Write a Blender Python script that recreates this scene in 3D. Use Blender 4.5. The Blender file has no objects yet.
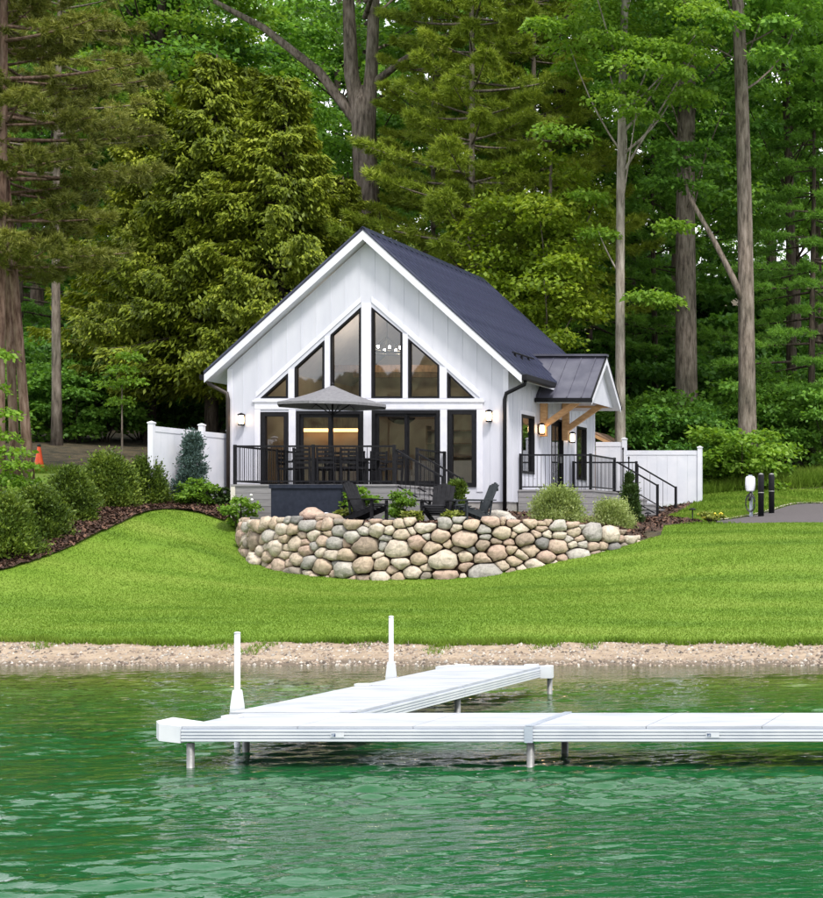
import bpy, math, random
import numpy as np
from mathutils import Vector
from mathutils.geometry import delaunay_2d_cdt

# ------------------------------------------------------------------ camera, sky, sun, exposure
scene = bpy.context.scene
col = scene.collection
F, PX, PY, ZC = 1750.0, 1080.0, 535.0, 2.1      # focal length and principal point in photo pixels, eye height
cam_d = bpy.data.cameras.new('camera')
cam = bpy.data.objects.new('camera', cam_d); col.objects.link(cam)
cam.location = (0, 0, ZC); cam.rotation_euler = (math.radians(90), 0, 0)
cam_d.sensor_fit = 'HORIZONTAL'; cam_d.sensor_width = 36
cam_d.lens = F/823*36
cam_d.shift_x = -(PX-411.5)/823
cam_d.shift_y = (PY-449)/823
cam_d.clip_start = 0.5; cam_d.clip_end = 3000
scene.camera = cam
SUN_EL, SUN_AZ = 57, 138      # degrees; azimuth clockwise from +Y (the way the camera looks)
world = bpy.data.worlds.new('World'); scene.world = world; world.use_nodes = True
wn = world.node_tree; wn.nodes.clear()
sky = wn.nodes.new('ShaderNodeTexSky'); sky.sky_type = 'NISHITA'; sky.sun_disc = False
sky.sun_elevation = math.radians(SUN_EL); sky.sun_rotation = math.radians(SUN_AZ)
sky.air_density = 1.0; sky.dust_density = 2.0
tc = wn.nodes.new('ShaderNodeTexCoord')
cl = wn.nodes.new('ShaderNodeTexNoise'); cl.inputs['Scale'].default_value = 2.2; cl.inputs['Detail'].default_value = 7
mp = wn.nodes.new('ShaderNodeMapping'); mp.inputs['Scale'].default_value = (1, 1, 2.5)
wn.links.new(tc.outputs['Generated'], mp.inputs[0]); wn.links.new(mp.outputs[0], cl.inputs['Vector'])
cr = wn.nodes.new('ShaderNodeMapRange'); cr.inputs[1].default_value = .3; cr.inputs[2].default_value = .62
cr.inputs[3].default_value = .55; cr.inputs[4].default_value = 1.0
wn.links.new(cl.outputs['Fac'], cr.inputs[0])
mx = wn.nodes.new('ShaderNodeMix'); mx.data_type = 'RGBA'
mx.inputs[7].default_value = (11.5, 11.6, 11.9, 1)      # thin bright cloud
bg = wn.nodes.new('ShaderNodeBackground'); bg.inputs['Strength'].default_value = 0.11
wo = wn.nodes.new('ShaderNodeOutputWorld')
wn.links.new(cr.outputs[0], mx.inputs[0]); wn.links.new(sky.outputs[0], mx.inputs[6])
wn.links.new(mx.outputs[2], bg.inputs[0]); wn.links.new(bg.outputs[0], wo.inputs[0])
sun_d = bpy.data.lights.new('sun', 'SUN'); sun_d.energy = 2.7; sun_d.angle = math.radians(10); sun_d.color = (1, .95, .87)
sun = bpy.data.objects.new('sun', sun_d); col.objects.link(sun)
az, el = math.radians(SUN_AZ), math.radians(SUN_EL)
sd = Vector((math.sin(az)*math.cos(el), math.cos(az)*math.cos(el), math.sin(el)))
sun.rotation_euler = sd.to_track_quat('Z', 'Y').to_euler()
sun.location = (-20, -20, 60)
vs = scene.view_settings
vs.view_transform = 'Standard'; vs.look = 'None'; vs.exposure = 0.63; vs.gamma = 1.0; vs.use_curve_mapping = False
scene.render.engine = 'CYCLES'
scene.cycles.max_bounces = 6; scene.cycles.transparent_max_bounces = 12
scene.render.resolution_x = 938; scene.render.resolution_y = 1024

RNG = np.random.default_rng(7)
rnd = random.Random(11)
def at(px, py, Y):                 # photo pixel at a depth -> point in the place
    return ((px-PX)*Y/F, Y, ZC-(py-PY)*Y/F)
def xs(px, Y): return (px-PX)*Y/F
def zs(py, Y): return ZC-(py-PY)*Y/F

# ------------------------------------------------------------------ materials
MATS = {}
def newmat(name):
    m = bpy.data.materials.new(name); m.use_nodes = True
    nt = m.node_tree; nt.nodes.clear()
    out = nt.nodes.new('ShaderNodeOutputMaterial')
    MATS[name] = m
    return m, nt, out
def N(nt, t, **kw):
    n = nt.nodes.new('ShaderNode'+t)
    for k, v in kw.items(): setattr(n, k, v)
    return n
def ramp(nt, stops):
    r = N(nt, 'ValToRGB'); e = r.color_ramp.elements
    while len(e) < len(stops): e.new(.5)
    for i, (p, c) in enumerate(stops):
        e[i].position = p; e[i].color = (*c, 1)
    return r
def surf(name, c1, c2, scale=6, rough=.6, bump=.0, bscale=40, detail=5, stretch=(1, 1, 1), metal=0, spec=.5, mid=(.35, .65), bdist=.02):
    """noise-mottled principled surface with fine relief"""
    m, nt, out = newmat(name); L = nt.links.new
    p = N(nt, 'BsdfPrincipled'); L(p.outputs[0], out.inputs[0])
    p.inputs['Roughness'].default_value = rough; p.inputs['Metallic'].default_value = metal
    p.inputs['Specular IOR Level'].default_value = spec
    t = N(nt, 'TexCoord'); mpn = N(nt, 'Mapping'); mpn.inputs['Scale'].default_value = stretch
    L(t.outputs['Object'], mpn.inputs[0])
    n = N(nt, 'TexNoise'); n.inputs['Scale'].default_value = scale; n.inputs['Detail'].default_value = detail
    L(mpn.outputs[0], n.inputs['Vector'])
    r = ramp(nt, [(mid[0], c1), (mid[1], c2)]); L(n.outputs['Fac'], r.inputs[0]); L(r.outputs[0], p.inputs['Base Color'])
    if bump:
        b = N(nt, 'TexNoise'); b.inputs['Scale'].default_value = bscale; b.inputs['Detail'].default_value = 6
        L(mpn.outputs[0], b.inputs['Vector'])
        bp = N(nt, 'Bump'); bp.inputs['Strength'].default_value = bump; bp.inputs['Distance'].default_value = bdist
        L(b.outputs['Fac'], bp.inputs['Height']); L(bp.outputs[0], p.inputs['Normal'])
    return m
def leafmat(name, stops, trans=.42, nscale=.35, tint=(1.25, 1.2, .6), rough=.55):
    """leaf: colour differs from leaf to leaf and softly from clump to clump"""
    m, nt, out = newmat(name); L = nt.links.new
    g = N(nt, 'NewGeometry'); t = N(nt, 'TexCoord')
    n = N(nt, 'TexNoise'); n.inputs['Scale'].default_value = nscale; n.inputs['Detail'].default_value = 2
    L(t.outputs['Object'], n.inputs['Vector'])
    a = N(nt, 'Math', operation='MULTIPLY_ADD'); a.inputs[1].default_value = .55
    L(g.outputs['Random Per Island'], a.inputs[0])
    s = N(nt, 'Math', operation='MULTIPLY_ADD'); s.inputs[1].default_value = 1.3; s.inputs[2].default_value = -.42
    L(n.outputs['Fac'], s.inputs[0]); L(s.outputs[0], a.inputs[2])
    oi = N(nt, 'ObjectInfo'); o = N(nt, 'Math', operation='MULTIPLY_ADD'); o.inputs[1].default_value = .24; o.inputs[2].default_value = -.12
    L(oi.outputs['Random'], o.inputs[0]); ad = N(nt, 'Math', operation='ADD'); L(a.outputs[0], ad.inputs[0]); L(o.outputs[0], ad.inputs[1])
    r = ramp(nt, stops); L(ad.outputs[0], r.inputs[0])
    p = N(nt, 'BsdfPrincipled'); p.inputs['Roughness'].default_value = rough; p.inputs['Specular IOR Level'].default_value = .3
    L(r.outputs[0], p.inputs['Base Color'])
    tr = N(nt, 'BsdfTranslucent'); tm = N(nt, 'Mix', data_type='RGBA', blend_type='MULTIPLY'); tm.inputs[0].default_value = 1
    tm.inputs[7].default_value = (*tint, 1); L(r.outputs[0], tm.inputs[6]); L(tm.outputs[2], tr.inputs[0])
    ms = N(nt, 'MixShader'); ms.inputs[0].default_value = trans
    L(p.outputs[0], ms.inputs[1]); L(tr.outputs[0], ms.inputs[2]); L(ms.outputs[0], out.inputs[0])
    return m
def emit(name, c, s):
    m, nt, out = newmat(name); e = N(nt, 'Emission'); e.inputs[0].default_value = (*c, 1); e.inputs[1].default_value = s
    nt.links.new(e.outputs[0], out.inputs[0]); return m
def bark(name, c1, c2, c3, vs=1.0):
    m, nt, out = newmat(name); L = nt.links.new
    p = N(nt, 'BsdfPrincipled'); p.inputs['Roughness'].default_value = .9; p.inputs['Specular IOR Level'].default_value = .15
    t = N(nt, 'TexCoord'); mpn = N(nt, 'Mapping'); mpn.inputs['Scale'].default_value = (6*vs, 6*vs, 1.1*vs); L(t.outputs['Object'], mpn.inputs[0])
    n = N(nt, 'TexNoise'); n.inputs['Scale'].default_value = 1.6; n.inputs['Detail'].default_value = 8; n.inputs['Roughness'].default_value = .65
    L(mpn.outputs[0], n.inputs['Vector'])
    n2 = N(nt, 'TexNoise'); n2.inputs['Scale'].default_value = .45; n2.inputs['Detail'].default_value = 3; L(t.outputs['Object'], n2.inputs['Vector'])
    r = ramp(nt, [(.36, c1), (.5, c2), (.66, c3)]); L(n.outputs['Fac'], r.inputs[0])
    mxx = N(nt, 'Mix', data_type='RGBA', blend_type='MULTIPLY'); rr = ramp(nt, [(.35, (.62, .66, .58)), (.65, (1.1, 1.05, 1.0))])
    L(n2.outputs['Fac'], rr.inputs[0]); mxx.inputs[0].default_value = .8; L(r.outputs[0], mxx.inputs[6]); L(rr.outputs[0], mxx.inputs[7])
    L(mxx.outputs[2], p.inputs['Base Color'])
    bp = N(nt, 'Bump'); bp.inputs['Strength'].default_value = .9; bp.inputs['Distance'].default_value = .05
    L(n.outputs['Fac'], bp.inputs['Height']); L(bp.outputs[0], p.inputs['Normal']); L(p.outputs[0], out.inputs[0])
    return m

surf('siding', (.51, .52, .60), (.57, .577, .65), 3, .55, .08, 60, stretch=(1, 1, .25))
surf('white_trim', (.62, .625, .71), (.69, .69, .76), 5, .45, .04, 50)
surf('vinyl', (.60, .62, .70), (.68, .69, .76), 2, .35, .02, 30)
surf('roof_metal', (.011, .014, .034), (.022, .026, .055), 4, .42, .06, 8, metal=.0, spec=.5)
surf('roof_seam_glint', (.036, .040, .080), (.062, .068, .12), 4, .3)  # paler than the roof sheet: the ribs' glint put into the colour
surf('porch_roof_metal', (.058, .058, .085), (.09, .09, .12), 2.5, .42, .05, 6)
surf('black_metal', (.006, .006, .008), (.011, .011, .014), 14, .5, spec=.18)
surf('brown_metal', (.020, .014, .012), (.035, .024, .02), 9, .5)
surf('grey_board', (.19, .185, .195), (.27, .26, .27), 9, .75, .2, 50, stretch=(.3, .3, 6))
surf('foundation', (.26, .25, .25), (.36, .34, .33), 7, .85, .3, 60)
surf('timber', (.50, .27, .12), (.66, .40, .20), 6, .6, .15, 30, stretch=(1, 1, 3))
surf('chair_black', (.007, .007, .009), (.014, .014, .017), 12, .6, .1, 80, spec=.15)
surf('chair_slate', (.022, .027, .032), (.038, .044, .05), 12, .65, .1, 80, spec=.2)
surf('box_navy', (.012, .016, .028), (.019, .024, .040), 10, .6, .08, 60, spec=.2)
surf('umbrella_cloth', (.13, .13, .145), (.175, .175, .19), 14, .85, .12, 160)
surf('dock_deck', (.29, .31, .35), (.40, .42, .465), 1.8, .55, .2, 70, stretch=(1, 3, 1), detail=9, mid=(.3, .6))
surf('dock_alu', (.36, .41, .50), (.44, .48, .56), 3, .34, .04, 40, metal=.25)
surf('dock_leg', (.14, .145, .15), (.30, .30, .30), 5, .5, .2, 30, metal=.3)
surf('dock_white', (.52, .54, .59), (.60, .615, .65), 3, .4, .03, 20)
surf('plate_blue', (.05, .07, .14), (.30, .34, .42), 40, .4, mid=(.45, .55))
surf('asphalt', (.058, .050, .054), (.095, .082, .086), 30, .9, .4, 140)
surf('gravel_grey', (.30, .27, .22), (.48, .43, .36), 40, .9, .6, 120)
surf('mulch', (.030, .017, .012), (.095, .050, .032), 28, .95, .9, 60, bdist=.05)
surf('forest_floor', (.022, .020, .009), (.085, .062, .03), 3, .95, .8, 25, detail=9, bdist=.08)
surf('sand', (.22, .165, .115), (.34, .265, .19), 5, .9, .5, 60, detail=9)
surf('lakebed', (.24, .22, .07), (.40, .34, .13), 1.2, .9, detail=8)
surf('interior_wall', (.42, .35, .26), (.50, .42, .31), 2, .8)
surf('interior_wood', (.16, .09, .045), (.26, .15, .08), 5, .6, stretch=(4, 1, 1))
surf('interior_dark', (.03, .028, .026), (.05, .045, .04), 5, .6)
surf('interior_pale', (.55, .52, .47), (.62, .58, .52), 5, .6)
surf('cone_orange', (.85, .085, .02), (.95, .13, .03), 8, .5)
surf('rubber', (.02, .02, .02), (.035, .035, .035), 8, .7)
surf('cable', (.015, .015, .016), (.03, .03, .03), 8, .5)
surf('yellow_flower', (.75, .55, .04), (.9, .72, .10), 8, .6)
surf('white_flower', (.8, .8, .76), (.88, .88, .84), 8, .6)
surf('far_hill', (.006, .010, .004), (.16, .17, .09), .30, .95, detail=10)
surf('shed_roof', (.16, .10, .07), (.24, .15, .10), 6, .8)
emit('lamp_glow', (1, .66, .34), 9.0)
emit('bulb_glow', (1, .80, .55), 110.0)
emit('led_glow', (1, .52, .20), 3.0)

# fieldstone: each stone its own colour
m, nt, out = newmat('fieldstone'); L = nt.links.new
p = N(nt, 'BsdfPrincipled'); p.inputs['Roughness'].default_value = .8; p.inputs['Specular IOR Level'].default_value = .25; L(p.outputs[0], out.inputs[0])
oi = N(nt, 'ObjectInfo')
r = ramp(nt, [(0, (.31, .25, .20)), (.09, (.46, .37, .285)), (.24, (.50, .42, .335)), (.38, (.44, .33, .27)), (.50, (.35, .335, .315)), (.59, (.54, .475, .40)), (.74, (.20, .195, .19)), (.78, (.47, .37, .30)), (.89, (.45, .425, .39)), (.96, (.28, .245, .21))])
r.color_ramp.interpolation = 'CONSTANT'; L(oi.outputs['Random'], r.inputs[0])
t = N(nt, 'TexCoord'); n = N(nt, 'TexNoise'); n.inputs['Scale'].default_value = 7; n.inputs['Detail'].default_value = 9; n.inputs['Roughness'].default_value = .72; n.inputs['Distortion'].default_value = .8
L(t.outputs['Object'], n.inputs['Vector'])
rr = ramp(nt, [(.3, (.50, .48, .47)), (.5, (.95, .94, .93)), (.7, (1.28, 1.25, 1.2))]); L(n.outputs['Fac'], rr.inputs[0])
mm = N(nt, 'Mix', data_type='RGBA', blend_type='MULTIPLY'); mm.inputs[0].default_value = 1; L(r.outputs[0], mm.inputs[6]); L(rr.outputs[0], mm.inputs[7])
L(mm.outputs[2], p.inputs['Base Color'])
bp = N(nt, 'Bump'); bp.inputs['Strength'].default_value = .9; bp.inputs['Distance'].default_value = .045; L(n.outputs['Fac'], bp.inputs['Height']); L(bp.outputs[0], p.inputs['Normal'])

# lawn and blades: mown bands of two greens
def grassmat(name, island):
    m, nt, out = newmat(name); L = nt.links.new
    p = N(nt, 'BsdfPrincipled'); p.inputs['Roughness'].default_value = .75; p.inputs['Specular IOR Level'].default_value = .2
    g = N(nt, 'NewGeometry'); mpn = N(nt, 'Mapping'); mpn.inputs['Rotation'].default_value = (0, 0, math.radians(4)); L(g.outputs['Position'], mpn.inputs[0])
    w = N(nt, 'TexWave', bands_direction='Y'); w.inputs['Scale'].default_value = .15; w.inputs['Distortion'].default_value = 3.5; w.inputs['Detail'].default_value = 3; w.inputs['Detail Scale'].default_value = .5
    L(mpn.outputs[0], w.inputs['Vector'])
    n = N(nt, 'TexNoise'); n.inputs['Scale'].default_value = .55; n.inputs['Detail'].default_value = 7
    sm = N(nt, 'Mapping'); sm.inputs['Scale'].default_value = (.6, 1.6, 1); L(g.outputs['Position'], sm.inputs[0]); L(sm.outputs[0], n.inputs['Vector'])
    a = N(nt, 'Math', operation='MULTIPLY_ADD'); a.inputs[1].default_value = .16; L(w.outputs['Fac'], a.inputs[0]); L(n.outputs['Fac'], a.inputs[2])
    src = a.outputs[0]
    if island:
        b = N(nt, 'Math', operation='MULTIPLY_ADD'); b.inputs[1].default_value = .14; L(g.outputs['Random Per Island'], b.inputs[0])
        s2 = N(nt, 'Math', operation='SUBTRACT'); s2.inputs[1].default_value = .06; L(a.outputs[0], s2.inputs[0]); L(s2.outputs[0], b.inputs[2]); src = b.outputs[0]
    r = ramp(nt, [(.28, (.075, .146, .011)), (.54, (.118, .204, .017)), (.88, (.18, .255, .036))]); L(src, r.inputs[0])
    L(r.outputs[0], p.inputs['Base Color'])
    if not island:
        f = N(nt, 'TexNoise'); f.inputs['Scale'].default_value = 30; f.inputs['Detail'].default_value = 5; L(g.outputs['Position'], f.inputs['Vector'])
        bp = N(nt, 'Bump'); bp.inputs['Strength'].default_value = .6; bp.inputs['Distance'].default_value = .03; L(f.outputs['Fac'], bp.inputs['Height']); L(bp.outputs[0], p.inputs['Normal'])
        L(p.outputs[0], out.inputs[0])
    else:
        tr = N(nt, 'BsdfTranslucent'); L(r.outputs[0], tr.inputs[0]); ms = N(nt, 'MixShader'); ms.inputs[0].default_value = .3
        L(p.outputs[0], ms.inputs[1]); L(tr.outputs[0], ms.inputs[2]); L(ms.outputs[0], out.inputs[0])
grassmat('lawn', False); grassmat('grass_blade', True)

# sand darkens where the lake keeps it wet
nt = MATS['sand'].node_tree; L = nt.links.new; pb = [n for n in nt.nodes if n.type == 'BSDF_PRINCIPLED'][0]; src = pb.inputs['Base Color'].links[0].from_socket
g = N(nt, 'NewGeometry'); sp = N(nt, 'SeparateXYZ'); L(g.outputs['Position'], sp.inputs[0]); wn_ = N(nt, 'TexNoise'); wn_.inputs['Scale'].default_value = .8; L(g.outputs['Position'], wn_.inputs['Vector'])
ad = N(nt, 'Math', operation='MULTIPLY_ADD'); ad.inputs[1].default_value = -.10; L(wn_.outputs['Fac'], ad.inputs[0]); L(sp.outputs['Z'], ad.inputs[2])
wm = N(nt, 'MapRange'); wm.inputs[1].default_value = -.02; wm.inputs[2].default_value = .03; wm.inputs[3].default_value = .42; wm.inputs[4].default_value = 1; L(ad.outputs[0], wm.inputs[0])
mu = N(nt, 'Mix', data_type='RGBA', blend_type='MULTIPLY'); mu.inputs[0].default_value = 1; L(src, mu.inputs[6]); L(wm.outputs[0], mu.inputs[7]); L(mu.outputs[2], pb.inputs['Base Color'])
# bark chips of the mulch
m, nt, out = newmat('mulch_chip'); L = nt.links.new
p = N(nt, 'BsdfPrincipled'); p.inputs['Roughness'].default_value = .9; L(p.outputs[0], out.inputs[0]); g = N(nt, 'NewGeometry')
r = ramp(nt, [(0, (.020, .010, .007)), (.5, (.07, .035, .022)), (1, (.16, .085, .055))]); L(g.outputs['Random Per Island'], r.inputs[0]); L(r.outputs[0], p.inputs['Base Color'])
# pebbles
m, nt, out = newmat('pebble'); L = nt.links.new
p = N(nt, 'BsdfPrincipled'); p.inputs['Roughness'].default_value = .75; L(p.outputs[0], out.inputs[0])
g = N(nt, 'NewGeometry')
r = ramp(nt, [(0, (.05, .042, .036)), (.16, (.15, .11, .085)), (.35, (.27, .21, .16)), (.6, (.33, .265, .205)), (.85, (.22, .20, .18)), (1, (.50, .46, .41))]); L(g.outputs['Random Per Island'], r.inputs[0]); L(r.outputs[0], p.inputs['Base Color'])

# window glass: part mirror, part see-through
m, nt, out = newmat('glass'); L = nt.links.new
tr = N(nt, 'BsdfTransparent'); tr.inputs[0].default_value = (.90, .91, .90, 1)
gl = N(nt, 'BsdfGlossy'); gl.inputs['Roughness'].default_value = .015; gl.inputs[0].default_value = (.95, .97, 1, 1)
t = N(nt, 'TexCoord'); n = N(nt, 'TexNoise'); n.inputs['Scale'].default_value = .8; L(t.outputs['Object'], n.inputs['Vector'])
bp = N(nt, 'Bump'); bp.inputs['Strength'].default_value = .04; bp.inputs['Distance'].default_value = .02; L(n.outputs['Fac'], bp.inputs['Height']); L(bp.outputs[0], gl.inputs['Normal'])
fr = N(nt, 'Fresnel'); fr.inputs[0].default_value = 1.5
ma = N(nt, 'Math', operation='MULTIPLY_ADD'); ma.inputs[1].default_value = 1.3; ma.inputs[2].default_value = .09; ma.use_clamp = True; L(fr.outputs[0], ma.inputs[0])
ms = N(nt, 'MixShader'); L(ma.outputs[0], ms.inputs[0]); L(tr.outputs[0], ms.inputs[1]); L(gl.outputs[0], ms.inputs[2]); L(ms.outputs[0], out.inputs[0])

# lake water: murky green where deep, clear over the shallows, rippled
m, nt, out = newmat('water'); L = nt.links.new
g = N(nt, 'NewGeometry')
def nz(scale, sx, sy, det, rot=0, dist=0.0):
    mpn = N(nt, 'Mapping'); mpn.inputs['Scale'].default_value = (sx, sy, 1); mpn.inputs['Rotation'].default_value = (0, 0, math.radians(rot)); L(g.outputs['Position'], mpn.inputs[0])
    n = N(nt, 'TexNoise'); n.inputs['Scale'].default_value = scale; n.inputs['Detail'].default_value = det; n.inputs['Distortion'].default_value = dist
    L(mpn.outputs[0], n.inputs['Vector']); return n.outputs['Fac']
def mad(a, k, c):
    q = N(nt, 'Math', operation='MULTIPLY_ADD'); L(a, q.inputs[0]); q.inputs[1].default_value = k; q.inputs[2].default_value = c
    return q.outputs[0]
h2 = nz(1.0, 7, 13, 3, -12, .6)
bp = N(nt, 'Bump'); bp.inputs['Strength'].default_value = 1.0; bp.inputs['Distance'].default_value = .008; L(h2, bp.inputs['Height'])
gl = N(nt, 'BsdfGlossy'); gl.inputs['Roughness'].default_value = .012; L(bp.outputs[0], gl.inputs['Normal'])
fr = N(nt, 'Fresnel'); fr.inputs[0].default_value = 1.33; L(bp.outputs[0], fr.inputs['Normal'])
df = N(nt, 'BsdfDiffuse'); L(bp.outputs[0], df.inputs['Normal'])
sp = N(nt, 'SeparateXYZ'); L(g.outputs['Position'], sp.inputs[0])
dr = ramp(nt, [(0, (.005, .082, .028)), (.5, (.008, .076, .017)), (.8, (.05, .125, .022)), (1, (.17, .19, .045))])
mr = N(nt, 'MapRange'); mr.inputs[1].default_value = 8; mr.inputs[2].default_value = 28.3; L(sp.outputs['Y'], mr.inputs[0]); L(mr.outputs[0], dr.inputs[0]); L(dr.outputs[0], df.inputs[0])
tr = N(nt, 'BsdfTransparent'); tr.inputs[0].default_value = (.80, .88, .66, 1)
mb = N(nt, 'MixShader'); m2 = N(nt, 'MapRange'); m2.inputs[1].default_value = 21.5; m2.inputs[2].default_value = 28.3; m2.inputs[3].default_value = 1.0; m2.inputs[4].default_value = .05
L(sp.outputs['Y'], m2.inputs[0]); L(m2.outputs[0], mb.inputs[0]); L(tr.outputs[0], mb.inputs[1]); L(df.outputs[0], mb.inputs[2])
ms = N(nt, 'MixShader'); L(mad(fr.outputs[0], 1.3, 0.0), ms.inputs[0]); L(mb.outputs[0], ms.inputs[1]); L(gl.outputs[0], ms.inputs[2]); L(ms.outputs[0], out.inputs[0])

leafmat('leaf_dark', [(0, (0.0362, 0.1054, 0.018)), (.5, (0.0902, 0.2256, 0.0362)), (1, (0.1955, 0.3911, 0.0661))])
leafmat('leaf_mid', [(0, (0.0589, 0.1459, 0.0235)), (.5, (0.1365, 0.2943, 0.0424)), (1, (0.2588, 0.4706, 0.0752))])
leafmat('leaf_bright', [(0, (0.0743, 0.1553, 0.0162)), (.5, (0.1485, 0.2835, 0.027)), (1, (0.27, 0.4185, 0.0607))])
leafmat('leaf_yellow', [(0, (.09, .155, .012)), (.5, (.21, .31, .022)), (1, (.40, .48, .06))])
leafmat('cedar_leaf', [(0, (.055, .085, .006)), (.5, (.175, .23, .016)), (1, (.40, .45, .05))], .25, .5)
leafmat('pine_needle', [(0, (.09, .14, .012)), (.5, (.22, .30, .025)), (1, (.40, .46, .06))], .2, .5)
leafmat('red_pine_needle', [(0, (.070, .085, .014)), (.5, (.155, .175, .030)), (1, (.29, .30, .06))], .2, .5)
leafmat('arborvitae_leaf', [(0, (.022, .045, .006)), (.5, (.075, .125, .014)), (1, (.20, .27, .035))], .2, 1.5)
leafmat('blue_spruce_leaf', [(0, (0.03, 0.06, 0.05)), (.5, (0.07, 0.12, 0.11)), (1, (0.14, 0.2, 0.19))], .15, 2)
leafmat('variegated_leaf', [(0, (0.126, 0.18, 0.045)), (.5, (0.27, 0.342, 0.108)), (1, (0.495, 0.558, 0.288))], .3, 2)
leafmat('boxwood_leaf', [(0, (.012, .03, .006)), (.5, (.028, .06, .010)), (1, (.05, .09, .02))], .2, 2)
leafmat('tuft_leaf', [(0, (.10, .14, .02)), (.5, (.20, .24, .04)), (1, (.30, .32, .09))], .3, 2)
bark('bark_grey', (.07, .058, .052), (.18, .15, .13), (.29, .25, .23))
bark('bark_dark', (.028, .022, .018), (.065, .052, .043), (.12, .098, .082))
bark('bark_red', (.075, .042, .034), (.19, .125, .10), (.30, .22, .185))
bark('bark_pale', (.15, .13, .115), (.29, .26, .235), (.42, .39, .36), .8)

# ------------------------------------------------------------------ mesh helpers
class MB:
    def __init__(s): s.v = []; s.f = []; s.n = 0
    def add(s, v, f):
        v = np.asarray(v, float).reshape(-1, 3); s.v.append(v); s.f += [tuple(int(i)+s.n for i in q) for q in f]; s.n += len(v); return s
    def box(s, x0, x1, y0, y1, z0, z1):
        v = [(x, y, z) for z in (z0, z1) for y in (y0, y1) for x in (x0, x1)]
        return s.add(v, [(0, 2, 3, 1), (4, 5, 7, 6), (0, 1, 5, 4), (2, 6, 7, 3), (0, 4, 6, 2), (1, 3, 7, 5)])
    def beam(s, a, b, w, h, up=(0, 0, 1)):
        a, b, up = Vector(a), Vector(b), Vector(up); d = (b-a).normalized()
        sx = d.cross(up)
        if sx.length < 1e-4: sx = d.cross(Vector((1, 0, 0)))
        sx.normalize(); u = sx.cross(d).normalized()
        v = [p+sx*i*w/2+u*j*h/2 for p in (a, b) for i, j in ((-1, -1), (1, -1), (1, 1), (-1, 1))]
        return s.add([tuple(q) for q in v], [(3, 2, 1, 0), (4, 5, 6, 7), (0, 1, 5, 4), (1, 2, 6, 5), (2, 3, 7, 6), (3, 0, 4, 7)])
    def tube(s, pts, rad, n=8, cap=True):
        P = np.asarray(pts, float); k = len(P); R = np.full(k, rad) if np.isscalar(rad) else np.asarray(rad, float)
        T = np.gradient(P, axis=0); T /= np.linalg.norm(T, axis=1, keepdims=True)+1e-9
        ref = np.array([0, 0, 1.]) if abs(T[:, 2]).mean() < .8 else np.array([0, 1., 0])
        A = np.cross(T, ref); A /= np.linalg.norm(A, axis=1, keepdims=True)+1e-9; B = np.cross(T, A)
        th = np.linspace(0, 2*np.pi, n, endpoint=False)
        V = P[:, None, :]+R[:, None, None]*(np.cos(th)[None, :, None]*A[:, None, :]+np.sin(th)[None, :, None]*B[:, None, :])
        f = [(i*n+j, i*n+(j+1) % n, (i+1)*n+(j+1) % n, (i+1)*n+j) for i in range(k-1) for j in range(n)]
        if cap: f += [tuple(range(n))[::-1], tuple((k-1)*n+j for j in range(n))]
        return s.add(V.reshape(-1, 3), f)
    def lathe(s, prof, n=16, c=(0, 0, 0)):
        k = len(prof); v = [(c[0]+r*math.cos(2*math.pi*j/n), c[1]+r*math.sin(2*math.pi*j/n), c[2]+z) for r, z in prof for j in range(n)]
        f = [(i*n+j, i*n+(j+1) % n, (i+1)*n+(j+1) % n, (i+1)*n+j) for i in range(k-1) for j in range(n)]
        return s.add(v, f+[tuple(range(n))[::-1], tuple((k-1)*n+j for j in range(n))])
    def prism(s, poly, off):
        """polygon (3d points) pushed along off"""
        k = len(poly); o = np.asarray(off, float); a = np.asarray(poly, float)
        f = [tuple(range(k)), tuple(range(2*k-1, k-1, -1))]+[(i, i+k, (i+1) % k+k, (i+1) % k) for i in range(k)]
        return s.add(np.vstack([a, a+o]), f)
    def mesh(s, name, mat, smooth=False):
        me = bpy.data.meshes.new(name); me.from_pydata([tuple(q) for q in np.vstack(s.v)], [], s.f)
        if mat: me.materials.append(MATS[mat])
        if smooth: me.shade_smooth()
        me.update(); return me
    def build(s, name, mat, parent=None, smooth=False, world=False):
        if world and parent is not None:
            w = Vector((0, 0, 0)); q = parent
            while q is not None: w += q.location; q = q.parent
            s.v = [q-np.array(w) for q in s.v]
        return link(name, s.mesh(name, mat, smooth), parent)
def link(name, me, parent=None):
    o = bpy.data.objects.new(name, me); col.objects.link(o)
    if parent is not None: o.parent = parent
    return o
def npmesh(name, V, Fq, mat, smooth=False):
    """mesh straight from arrays; all faces have the same corner count"""
    V = np.asarray(V, np.float32); Fq = np.asarray(Fq, np.int32); k = Fq.shape[1]
    me = bpy.data.meshes.new(name); me.vertices.add(len(V)); me.vertices.foreach_set('co', V.ravel())
    me.loops.add(Fq.size); me.loops.foreach_set('vertex_index', Fq.ravel())
    me.polygons.add(len(Fq)); me.polygons.foreach_set('loop_start', np.arange(0, Fq.size, k, dtype=np.int32))
    me.update(calc_edges=True)
    if mat: me.materials.append(MATS[mat])
    if smooth: me.shade_smooth()
    return me
def tag(o, label, cat, group=None):
    o['label'] = label; o['category'] = cat
    if group: o['group'] = group
    return o
def thing(name, label, cat, loc=(0, 0, 0), rz=0, group=None):
    o = bpy.data.objects.new(name, None); col.objects.link(o); o.empty_display_size = .2
    o.location = loc; o.rotation_euler = (0, 0, rz); return tag(o, label, cat, group)
def struct(o, kind='structure'):
    o['kind'] = kind; return o
def copy_tree(o, parent=None):
    c = o.copy(); col.objects.link(c); c.parent = parent
    for ch in list(o.children): copy_tree(ch, c)
    return c
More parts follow.
